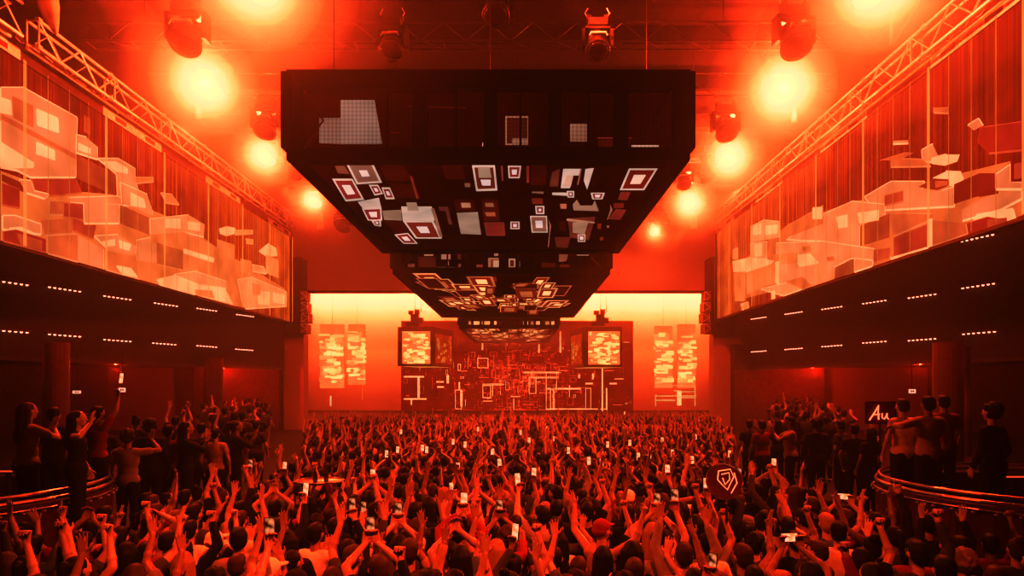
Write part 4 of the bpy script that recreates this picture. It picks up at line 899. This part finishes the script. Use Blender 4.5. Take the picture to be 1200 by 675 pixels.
NROWS=row; ROWW=['front','second','third','fourth','fifth','sixth','seventh','eighth','ninth','tenth','eleventh','twelfth','thirteenth']
def placeword(x,y):
    px=VX+x*F/y
    for lim,w in ((90,'at the far left edge'),(200,'on the far left'),(310,'on the left'),(420,'left of centre'),(520,'just left of centre'),(600,'in the middle left'),(680,'in the middle right'),(780,'just right of centre'),(890,'right of centre'),(1000,'on the right'),(1110,'on the far right')):
        if px<lim: return w
    return 'at the far right edge'
LABS={}
def uniq(base,x,y,extra=''):
    return base
plan=[]
for i,(x,y,r) in enumerate(NEAR):
    ph=used.get((i,'phone')); lk=used.get((i,'look'))
    pose=rg.choices(['relaxed','right_fist','left_open','both_up','vee','right_point','phone_both','phone_right','phone_low','tent','head','right_bent','clap','phone_left'],[46,8,6,7,4,6,1,1,1,3,3,9,6,0])[0]
    if lk and not ph: pose=rg.choice(['relaxed','right_bent','clap','relaxed'])
    lev='dim'
    if ph: pose='phone_wide' if ph=='wide' else rg.choice(['phone_both','phone_right','phone_left','phone_both']); lev='bright' if ph in('bright','wide') else 'dim'
    if r<1 and not ph: pose='relaxed' if rg.random()<.5 else pose
    top=rg.choice(['tee','tee','long','tank']); col=rg.choices(['black','charcoal','dark red','grey','denim blue','tan','white'],[40,20,12,8,12,5,3])[0]
    hk=rg.choices(['short','long','bun','ponytail','curly','cap'],[45,25,5,8,12,5])[0]; hc=rg.choices(['dark','brown','fair'],[74,23,3])[0]
    if hk=='cap': hc=rg.choice(['black','white','dark red'])
    if lk in CLOTH: col=lk; hk='short'; hc='dark'; top='tee'
    if lk=='whitecap': hk='cap'; hc='white'; top='tee'
    if lk=='fair': hk='long'; hc='fair'
    face=rg.gauss(0,.35); 
    if rg.random()<.05 and not ph: face=rg.choice([-1,1])*rg.uniform(1.3,2.6)
    plan.append([x,y,0.,face,rg.uniform(.98,1.09),pose,top,col,hk,hc,rg.choices([0,1,2,3],[4,3,2,2])[0],lev,r])
# guests on the terraces and in the booths, dancers and DJ on the stage
TER=[ # px, head y, Y, floor, face, pose, top, colour, hair, hair colour, label
 (32,470,9.0,1.5,-.5,'clap','tank','tan','long','brown','long-haired woman in a tan sleeveless top in the left booth, hands at her chest'),
 (63,476,9.7,1.5,.2,'relaxed','tee','black','short','dark','person in black between the two long-haired women in the left booth'),
 (90,480,8.9,1.5,-1.2,'right_bent','tank','black','long','dark','woman with very long dark hair seen from the side in the left booth'),
 (114,475,10.4,1.5,-.3,'phone_right','tee','dark red','short','dark','person in the left booth holding a phone up to the right'),
 (150,503,10.9,1.,.1,'right_bent','tee','grey','curly','brown','person in a light grey T-shirt just behind the left booth rail'),
 (176,491,12.0,1.,.1,'relaxed','long','black','curly','dark','curly-haired person in black on the left terrace next to the light grey T-shirt'),
 (197,497,12.4,1.,0,'right_point','tee','dark red','short','dark','person pointing upward on the left terrace'),
 (218,493,12.2,1.,-1.,'clap','long','black','long','dark','long-haired person clapping on the left terrace'),
 (236,495,13.5,1.,.3,'relaxed','tee','charcoal','short','dark','short-haired person in charcoal on the left terrace beside the clapping one'),
 (252,501,13.,1.,.1,'relaxed','tee','tan','short','dark','person in a tan T-shirt on the left terrace near the dark column'),
 (277,492,13.4,1.,-1.2,'clap','long','black','ponytail','brown','person in black with a ponytail turned sideways at the terrace end, left'),
 (268,498,15.5,1.,.2,'left_open','tee','black','short','dark','person behind the terrace rail with the left hand raised'),
 (300,500,16.,1.,0,'relaxed','tee','charcoal','short','dark','dim figure in front of the left dark column'),
 (206,487,15.5,1.,0,'both_up','tee','black','short','dark','dim figure with both arms up at the back of the left terrace'),
 (160,487,15.,1.,0,'relaxed','tee','black','bun','dark','dim figure with a bun at the back of the left terrace'),
 (120,492,13.2,1.,.5,'relaxed','tee','black','short','dark','dim figure standing behind the left booth'),
 (1058,466,10.35,1.5,.1,'relaxed','tank','cream','short','brown','person in a cream top in the right booth before the lit red sign'),
 (1088,463,9.9,1.5,.05,'embrace','long','tan','short','dark','broad person in a tan long-sleeved top seen from behind in the right booth'),
 (1106,462,11.2,1.5,-.1,'relaxed','tee','dark red','short','dark','short-haired person half hidden behind the broad one in the right booth'),
 (1163,472,8.9,1.5,.4,'relaxed','long','black','curly','dark','dark curly-haired figure at the right end of the right booth'),
 (893,492,15.2,1.,.1,'right_fist','tee','dark red','short','dark','person with a raised right fist on the right terrace near the column'),
 (878,494,16.4,1.,.1,'right_bent','tee','black','short','dark','person in black beside the right dark column'),
 (926,487,14.6,1.,1.3,'clap','tee','tan','short','dark','person in tan seen sideways on the right terrace'),
 (911,492,17.,1.,0,'relaxed','tee','black','long','dark','dim long-haired figure on the right terrace'),
 (957,490,14.,1.,0,'relaxed','long','black','curly','dark','wide dark curly-haired figure standing on the right terrace'),
 (985,492,14.8,1.,.6,'relaxed','tee','charcoal','short','dark','dim figure in charcoal on the right terrace'),
 (1002,496,13.4,1.,-.6,'right_bent','tee','black','short','dark','person with one hand lifted left of the lit red sign'),
 (968,487,17.5,1.,0,'both_up','tee','black','short','dark','dim figure with both arms up at the back of the right terrace'),
 (940,489,18.5,1.,0,'relaxed','tee','black','bun','dark','dim figure with a bun at the back of the right terrace'),
 (1020,500,13.,1.,.3,'relaxed','tee','black','long','dark','long-haired dim figure in front of the lit red sign')]
ORDL=ORD+['thirteenth','fourteenth','fifteenth','sixteenth','seventeenth','eighteenth','nineteenth','twentieth','twenty-first','twenty-second','twenty-third','twenty-fourth','twenty-fifth','twenty-sixth','twenty-seventh']
# ---- keep neighbours from running into each other: rough bodies of balls
def balls(pose):
    P=POSES[pose]; out=[((0,0,.95),.17),((0,0,1.12),.15),((-.09,0,1.3),.12),((.09,0,1.3),.12),((-.18,0,1.4),.06),((.18,0,1.4),.06),((0,.02,1.65),.11),((.1,0,.5),.07),((-.1,0,.5),.07)]
    for s,arm in ((-1,P[1]),(1,P[2])):
        S=SH(s,arm[0][2]>1.6); E_,W=ik(S,arm[0],arm[1]); dd=Vector(arm[3]).normalized()
        for t in (.35,.7,1.): out.append((tuple(S.lerp(E_,t)),.05))
        for t in (.35,.7,1.): out.append((tuple(E_.lerp(W,t)),.035))
        out.append((tuple(W+dd*.09),.05)); 
        if arm[2]!='fist': out.append((tuple(W+dd*.15),.04))
    if P[3]: out.append((P[3][0],.07))
    return np.array([o[0] for o in out]),np.array([o[1] for o in out])
BALL={k:balls(k) for k in POSES}
def world_balls(p,pose=None,f=None):
    C_,r=BALL[pose or p[5]]; a_=p[3] if f is None else f; c_,s_=math.cos(a_)*p[4],math.sin(a_)*p[4]
    return np.stack([C_[:,0]*c_-C_[:,1]*s_+p[0],C_[:,0]*s_+C_[:,1]*c_+p[1],C_[:,2]*p[4]+p[2]],1),r*p[4]
# the tray bearer and the placard bearer
def nearest(x,y): return min(range(len(plan)),key=lambda i:(plan[i][0]-x)**2+(plan[i][1]-y)**2)
q=at(357,566,9.5); TB=nearest(q.x,q.y); plan[TB][3]=0; plan[TB][4]=.97; plan[TB][5]='both_up'; plan[TB][6]='tee'
q=at(838,600,7.7); PB=nearest(q.x-.25,q.y); plan[PB][3]=0; plan[PB][4]=1.; plan[PB][5]='right_fist'; plan[PB][6]='tee'
FIX={TB,PB}; NBR=[[j for j in range(len(plan)) if j!=i and (plan[i][0]-plan[j][0])**2+(plan[i][1]-plan[j][1])**2<1.5] for i in range(len(plan))]
def clash(i,B_):
    t=0.
    for j in NBR[i]:
        A_=WB[j]; dd=np.sqrt(((B_[0][:,None]-A_[0][None])**2).sum(2))-(B_[1][:,None]+A_[1][None]); t+=float(np.clip(-dd,0,None).sum())
    return t
WB=[world_balls(p) for p in plan]
for it in range(4):
    for i,p in enumerate(plan):
        c0_=clash(i,WB[i])
        if c0_<=0: continue
        best=(c0_,p[5],p[3],p[0],p[1])
        opts=[p[5]] if (i in FIX or p[5].startswith('phone')) else [p[5],p[5],'relaxed','relaxed','relaxed','right_fist','left_open']
        for k in range(14):
            po=rg.choice(opts); f_=p[3] if i in FIX else rg.gauss(0,.3); ox,oy=p[0],p[1]
            if i not in FIX: 
                nx,ny=ox+rg.uniform(-.07,.07),oy+rg.uniform(-.07,.07)
                if in_floor(nx,ny): p[0],p[1]=nx,ny
            B_=world_balls(p,po,f_); c1_=clash(i,B_)
            if c1_<best[0]: best=(c1_,po,f_,p[0],p[1])
            p[0],p[1]=ox,oy
            if best[0]<=0: break
        p[5],p[3],p[0],p[1]=best[1:]; WB[i]=world_balls(p)
n_ind=0; cnt={}
DESC=[]
for p in plan:
    x,y,z,f,s,pose,top,col,hk,hc,sk,lev,r=p
    if (pose,top) not in TOPS: p[6]=top='tee'
    hw=('a %s cap'%hc) if hk=='cap' else {'short':'short {} hair','long':'long {} hair','bun':'a {} bun','ponytail':'a {} ponytail','curly':'curly {} hair'}[hk].format(hc)
    DESC.append(f'{hw}, {col} {WORD[top]}')
SHORTP={'relaxed':'arms down','right_fist':'right fist up','left_open':'open left hand up','both_up':'both arms up','vee':'arms spread high','right_point':'pointing up','phone_both':'phone in both hands','phone_wide':'sideways phone overhead','phone_right':'phone in right hand','phone_left':'phone in left hand','phone_low':'phone at eye height','tent':'hands joined overhead','head':'hands on head','right_bent':'right hand by face','clap':'clapping','embrace':''}
seen={}
order=sorted(range(len(plan)),key=lambda i:(plan[i][12],plan[i][0]))
def make_label(i,lvl):
    p=plan[i]; pw=placeword(p[0],p[1]); rw=ROWW[min(p[12],12)]
    return f'person, {DESC[i]}, {SHORTP[p[5]]}, {rw} row {pw}'
def nwords(s): return len(s.replace('-',' ').split())
for i in order:
    l=make_label(i,0); p=plan[i]; tries=0
    while (l in seen or nwords(l)>16):
        tries+=1
        if nwords(l)>16:
            pw=placeword(p[0],p[1]).replace('at the ','').replace('on the ','').replace('in the ',''); l=f'{DESC[i]}, {SHORTP[p[5]]}, {ROWW[min(p[12],12)]} row {pw}'
            if l not in seen and nwords(l)<=16: break
        p[7]=rg.choice(['black','charcoal','dark red','grey','denim blue']); p[8]=rg.choice(['short','long','curly','ponytail']); 
        if p[9] not in('dark','brown','fair'): p[9]='dark'
        hw={'short':'short {} hair','long':'long {} hair','ponytail':'a {} ponytail','curly':'curly {} hair'}[p[8]].format(p[9])
        DESC[i]=f'{hw}, {p[7]} {WORD[p[6]]}'; l=make_label(i,0)
        if tries>12: break
    if nwords(l)>16: l=l.replace('person, ','').replace('sleeveless top','vest').replace('long-sleeved top','sweater')
    if nwords(l)>16: l=l.replace('at the ','').replace('on the ','').replace('in the ','').replace(' row','').replace('just ','near ')
    seen[l]=1
    x,y,z,f,s,pose,top,col,hk,hc,sk,lev,r=p
    o,top=person(x,y,z,f,s,pose,top,col,hk,hc,sk,l,'people on the dance floor',leg=rg.choice(['black','denim blue','charcoal']))
    ph=POSES[pose][3]
    if ph:
        Mw=Matrix.Translation((x,y,z))@Matrix.Rotation(f,4,'Z')@Matrix.Diagonal((s,s,s,1))
        q,la=ph; bits=l.split(', ')
        pl=f"{'bright' if lev=='bright' else 'dim'} phone held by the {'capped' if hk=='cap' else hk+'-haired' if hk in('short','long','curly') else 'ponytailed' if hk=='ponytail' else 'bun-haired'} person in {col}, {ROWW[min(r,12)]} row {placeword(x,y)}"
        if nwords(pl)>16: pl=pl.replace('at the ','').replace('on the ','').replace('in the ','')
        phone(Mw@Matrix.Translation(q)@Matrix.Rotation(R(-8),4,'X'),la,lev,pl)
for (px,hy,Y,fl,f,pose,top,col,hk,hc,lab) in TER:
    x=(px-VX)*Y/F
    s=1. if not hy else max(.92,min(1.08,(CAMH-(hy-VY)*Y/F-fl)/1.78))
    if Y>40: s=1.
    o,_=person(x,Y,fl,f,s,pose,top,col,hk,hc,rg.choice([0,1,3]),lab,'guests on terraces, booths and stage')
    ph=POSES[pose][3]
    if ph: phone(Matrix.Translation((x,Y,fl))@Matrix.Rotation(f,4,'Z')@Matrix.Translation(ph[0])@Matrix.Rotation(R(-8),4,'X'),ph[1],'bright','phone held up by the person in the left booth')
# ---- everyone farther away: one mass of simpler figures
LO={}
def lowmesh(pose,tgt):
    parts=[(BODY[pose],int(tgt*.62),0),(TOPS[pose,'tee'],int(tgt*.24),1),(HAIR['short'],int(tgt*.14),2)]
    V=[];Fc=[];Mi=[]
    for me,t,mi in parts:
        o=D.objects.new('tmp',me); COL.objects.link(o); tri=sum(len(p.vertices)-2 for p in me.polygons)
        d=o.modifiers.new('d','DECIMATE'); d.ratio=min(1,t/tri)
        ev=o.evaluated_get(bpy.context.evaluated_depsgraph_get()); m=ev.to_mesh(); m.calc_loop_triangles()
        b=len(V); V+=[tuple(v.co) for v in m.vertices]; T=[tuple(b+i for i in t_.vertices) for t_ in m.loop_triangles]; Fc+=T; Mi+=[mi]*len(T); ev.to_mesh_clear(); D.objects.remove(o)
    return np.array(V,dtype=np.float32),np.array(Fc,dtype=np.int32),np.array(Mi,dtype=np.int32)
FARP=['relaxed','right_fist','left_open','both_up','vee','right_point','phone_both','tent','right_bent']
for k in FARP: LO[k]=lowmesh(k,620)
far=[]; y=YS+.4
FPH=[]
for px,py in ((495,525),(500,527),(531,518),(545,521),(648,514),(620,516),(788,531),(748,535),(705,542),(855,532),(811,539),(738,519),(761,533),(453,532),(466,527),(712,521),(666,528),(577,529),(732,484),(690,540),(470,506),(610,507),(776,516),(815,512),(560,503),(640,502)):
    Y=1.5*F/(py-VY); FPH.append(((px-VX)*Y/F,Y,px,py))
while y<37.4:
    hw=min(y*.8,11); x=-hw
    while x<hw:
        xx=x+rg.uniform(-.1,.1); yy=y+rg.uniform(-.14,.14)
        if in_floor(xx,yy): far.append((xx,yy,0,rg.choices(FARP,[34,11,11,11,8,10,4,6,12])[0]))
        x+=.58
    y+=.62
def on_terrace(x,y):
    return abs(x)>5.4+max(0,(y-16))*.33+.3
for i in range(46):                                  # dim guests deep on the terraces
    yy=rg.uniform(16,36.5); sx=rg.choice([-1,1]); xx=sx*(5.9+max(0,(yy-16))*.33+rg.uniform(.3,3.))
    if abs(xx+13.39)<.9 and abs(yy-30)<.9: continue
    far.append((xx,yy,1.,rg.choice(['relaxed','relaxed','right_bent','relaxed','right_fist'])))
for x,y_,px,py in FPH:
    if y_<37: far.append((x,y_-.3,0,'phone_both'))
for lvl in (0,):
    Vs=[];Fs=[];Ms=[];base=0
    for (x,y_,z,pose) in far:
        V,Fc,Mi=LO[pose]; a=rg.gauss(0,.35); s=rg.uniform(.93,1.06); c,sn=math.cos(a)*s,math.sin(a)*s
        W_a=np.empty_like(V); W_a[:,0]=V[:,0]*c-V[:,1]*sn+x; W_a[:,1]=V[:,0]*sn+V[:,1]*c+y_; W_a[:,2]=V[:,2]*s+z
        Mm=Mi.copy(); q=rg.random(); Mm[Mi==1]=1 if q<.62 else 3 if q<.88 else 4; 
        if rg.random()<.3: Mm[Mi==0]=5
        Vs.append(W_a);Fs.append(Fc+base);Ms.append(Mm);base+=len(V)
    V=np.concatenate(Vs);Fc=np.concatenate(Fs);Mi=np.concatenate(Ms)
    me=D.meshes.new('crowd'); me.vertices.add(len(V)); me.vertices.foreach_set('co',V.ravel()); me.loops.add(Fc.size); me.loops.foreach_set('vertex_index',Fc.ravel())
    me.polygons.add(len(Fc)); me.polygons.foreach_set('loop_start',np.arange(0,Fc.size,3,dtype=np.int32)); 
    for m in (SKIN[0],CM['black'],HAIRM['dark'],CM['charcoal'],CM['tan'],SKIN[1]): me.materials.append(m)
    me.polygons.foreach_set('material_index',Mi); me.polygons.foreach_set('use_smooth',np.ones(len(Fc),dtype=bool)); me.update(calc_edges=True); me.validate()
    o=D.objects.new('crowd',me); COL.objects.link(o); tag(o,'dense distant crowd of dancers with raised arms filling the floor up to the stage','crowd',kind='stuff')
for k,(x,y_,px,py) in enumerate(sorted(FPH,key=lambda q:q[2])):
    phone(Matrix.Translation((x,y_,CAMH-1.5))@Matrix.Rotation(R(-8),4,'X'),0,'bright',f'small lit phone above the distant crowd, {ORDL[k]} such phone counting from the left')
for c in list(PH.children): D.objects.remove(c)
D.objects.remove(PH)
# ---- trays carried over the crowd, the lit name sign, small signs
p=Vector((plan[TB][0],plan[TB][1]+.14,2.11))
r=thing('serving_tray','round shiny tray held above the crowd left of centre','tray',(p.x,p.y,p.z),0)
m=MB(); m.sm=True; m.lathe([(.02,0),(.30,0),(.335,.025),(.33,.03),(.295,.008),(.02,.008)],40); m.build('plate',M['tray'],r)
m=MB(); m.path([(.333*math.cos(2*math.pi*i/40),.333*math.sin(2*math.pi*i/40),.028) for i in range(40)],.009,6,True); m.build('rim',M['rail'],r)
for k,(dx,dz) in enumerate(((-.06,0),(.08,.0))):
    b=MB(); b.sm=True; b.lathe([(.03,0),(.033,.01),(.033,.11),(.012,.15),(.011,.2),(.013,.2)],12); bo=b.build('bottle',M['glass'],loc=(p.x+dx,p.y+.05*k,p.z+.009)); tag(bo,('left' if k==0 else 'right')+' dark bottle standing on the round serving tray','bottle','bottles on the tray')
p=Vector((plan[PB][0]+.25,plan[PB][1]+.15,2.34))
r=thing('round_placard','round dark red hand-held placard with a glowing outline, right of centre','placard',(p.x,p.y,p.z),0)
rt=Matrix.Rotation(R(70),3,'X')
m=MB(); m.lathe([(.21,-.01),(.21,.01)],40,(0,0,0),rt); m.build('board',mat('placard_red',(.10,.012,.012),.7),r)
m=MB(); m.path([rt@Vector((.21*math.cos(2*math.pi*i/40),.21*math.sin(2*math.pi*i/40),.012)) for i in range(40)],.008,6,True); m.build('rim',M['rail'],r)
m=MB()
for pts in (((-.06,.12),(.08,.14),(.11,.05),(.02,-.10),(-.05,-.02),(-.08,.02),(-.06,.12)),((-.03,.08),(.06,.10),(.06,.02),(.0,-.04),(-.02,.04)),((.12,.10),(.14,-.02),(.06,-.14))): m.path([rt@Vector((a_,b_,.02)) for a_,b_ in pts],.007,5)
m.build('emblem',E['neon'],r)
m=MB(); m.bar(rt@Vector((0,-.25,0)),rt@Vector((0,-.25,0))+Vector((0,0,-.22)),.015,6); m.build('handle',M['fixture'],r)
Y=12.4; p=at(1030,484,Y)
r=thing('lit_sign','red framed sign with glowing handwritten letters behind the right booth','sign',(p.x,p.y,p.z),0)
m=MB(); m.box((-.24,0,-.19),(.30,.05,.20)); m.build('board',mat('sign_board',(.25,.012,.01),.6),r)
m=MB(); 
for a_,b_ in (((-.24,-.01,-.19),(.30,-.01,-.19)),((.30,-.01,-.19),(.30,-.01,.20)),((.30,-.01,.20),(-.24,-.01,.20)),((-.24,-.01,.20),(-.24,-.01,-.19))): m.bar(a_,b_,.012,4)
m.bar((.03,.025,-.19),(.03,.025,-(p.z-1.)),.02,6); m.build('frame',M['fixture'],r)
m=MB()
m.path([(-.19,-.03,-.13),(-.10,-.03,.0),(-.02,-.03,.14),(-.03,-.03,.02),(-.02,-.03,-.12)],.013,6); m.path([(-.13,-.03,-.03),(.0,-.03,-.02)],.011,6)
m.path([(.04,-.03,.0),(.04,-.03,-.08),(.08,-.03,-.11),(.12,-.03,-.05),(.13,-.03,.0),(.13,-.03,-.08),(.16,-.03,-.11)],.011,6); m.build('lettering',E['neon'],r)
for px,py,Y,w,h,lab in ((90,459.5,19,.24,.08,'small white lit sign, left one of the two under the left balcony'),(143,457,19,.20,.12,'small white lit sign, right one of the two under the left balcony'),(1069,458.5,19,.20,.12,'small white lit sign under the right balcony')):
    p=at(px,py,Y); r=thing('exit_sign',lab,'sign',(p.x,p.y,p.z),0,'small lit signs under the balconies')
    MB().box((-w/2-.01,.0,-h/2-.01),(w/2+.01,.05,h/2+.01)).build('box',M['fixture'],r); m=MB(); m.box((-w/2,-.004,-h/2),(w/2,0,h/2)); m.mat(1); m.box((-w*.22,-.008,-h*.28),(-w*.08,-.004,h*.25)); m.box((w*.06,-.008,-h*.2),(w*.24,-.004,h*.2)); m.box((-w*.08,-.008,-h*.05),(w*.06,-.004,h*.05)); m.build('face',[E['sign'],E['signdark']],r)
    MB().bar((0,.025,h/2),(0,.025,CAMH+1.-p.z),.01,4).build('hanger',M['steel'],r)
# low glowing tables in the booths
for px,py,Y,w,lab in ((10,548,9.6,.5,'low dark table with a glowing strip in the left booth'),(1190,554,9.,.6,'low dark table with a glowing strip in the right booth')):
    p=at(px,py,Y); r=thing('low_table',lab,'table',(p.x,p.y,1.5),0)
    MB().box((-w/2,-.25,p.z-1.5-.04),(w/2,.25,p.z-1.5)).build('table_top',M['glass'],r); MB().lathe([(.16,0),(.03,.03),(.03,p.z-1.54)],12).build('pedestal',M['steel'],r); MB().box((-w/2,-.262,p.z-1.5-.03),(w/2,-.25,p.z-1.5-.01)).build('glow_strip',E['ember'],r)
# ------------------------------------------------------------------ haze, camera, colour
sc=bpy.context.scene
w=D.worlds.new('hall_air'); sc.world=w; w.use_nodes=True; t=w.node_tree; t.nodes.clear()
o=t.nodes.new('ShaderNodeOutputWorld'); b=t.nodes.new('ShaderNodeBackground'); b.inputs[0].default_value=(0,0,0,1); b.inputs[1].default_value=0
v=t.nodes.new('ShaderNodeVolumeScatter'); v.inputs['Color'].default_value=(.9,.9,.9,1); v.inputs['Density'].default_value=HAZE; v.inputs['Anisotropy'].default_value=ANI
t.links.new(b.outputs[0],o.inputs[0]); t.links.new(v.outputs[0],o.inputs['Volume'])
cam=D.cameras.new('camera'); co=D.objects.new('camera',cam); COL.objects.link(co); sc.camera=co
co.location=(0,0,CAMH); co.rotation_euler=(R(90),0,0); cam.sensor_width=36; cam.lens=24
cam.shift_x=-7/1200; cam.shift_y=114.5/1200; cam.clip_end=200
sc.view_settings.view_transform='Standard'; sc.view_settings.look='None'; sc.view_settings.exposure=0; sc.view_settings.gamma=1
vs=sc.view_settings; vs.use_curve_mapping=True; cmap=vs.curve_mapping; cmap.use_clip=False; cmap.clip_max_x=4; cmap.clip_max_y=4; cmap.extend='EXTRAPOLATED'
for ci,pts in enumerate(CURVES):
    c=cmap.curves[ci]
    while len(c.points)<len(pts): c.points.new(.5,.5)
    for p,(x,y) in zip(c.points,pts): p.location=(x,y); p.handle_type='VECTOR'
cmap.update()
cy=sc.cycles; cy.use_denoising=True
try: cy.denoiser='OPENIMAGEDENOISE'
except Exception: pass
cy.max_bounces=3; cy.diffuse_bounces=2; cy.glossy_bounces=2; cy.transmission_bounces=2; cy.volume_bounces=0; cy.transparent_max_bounces=6
cy.sample_clamp_indirect=4; cy.caustics_reflective=False; cy.caustics_refractive=False
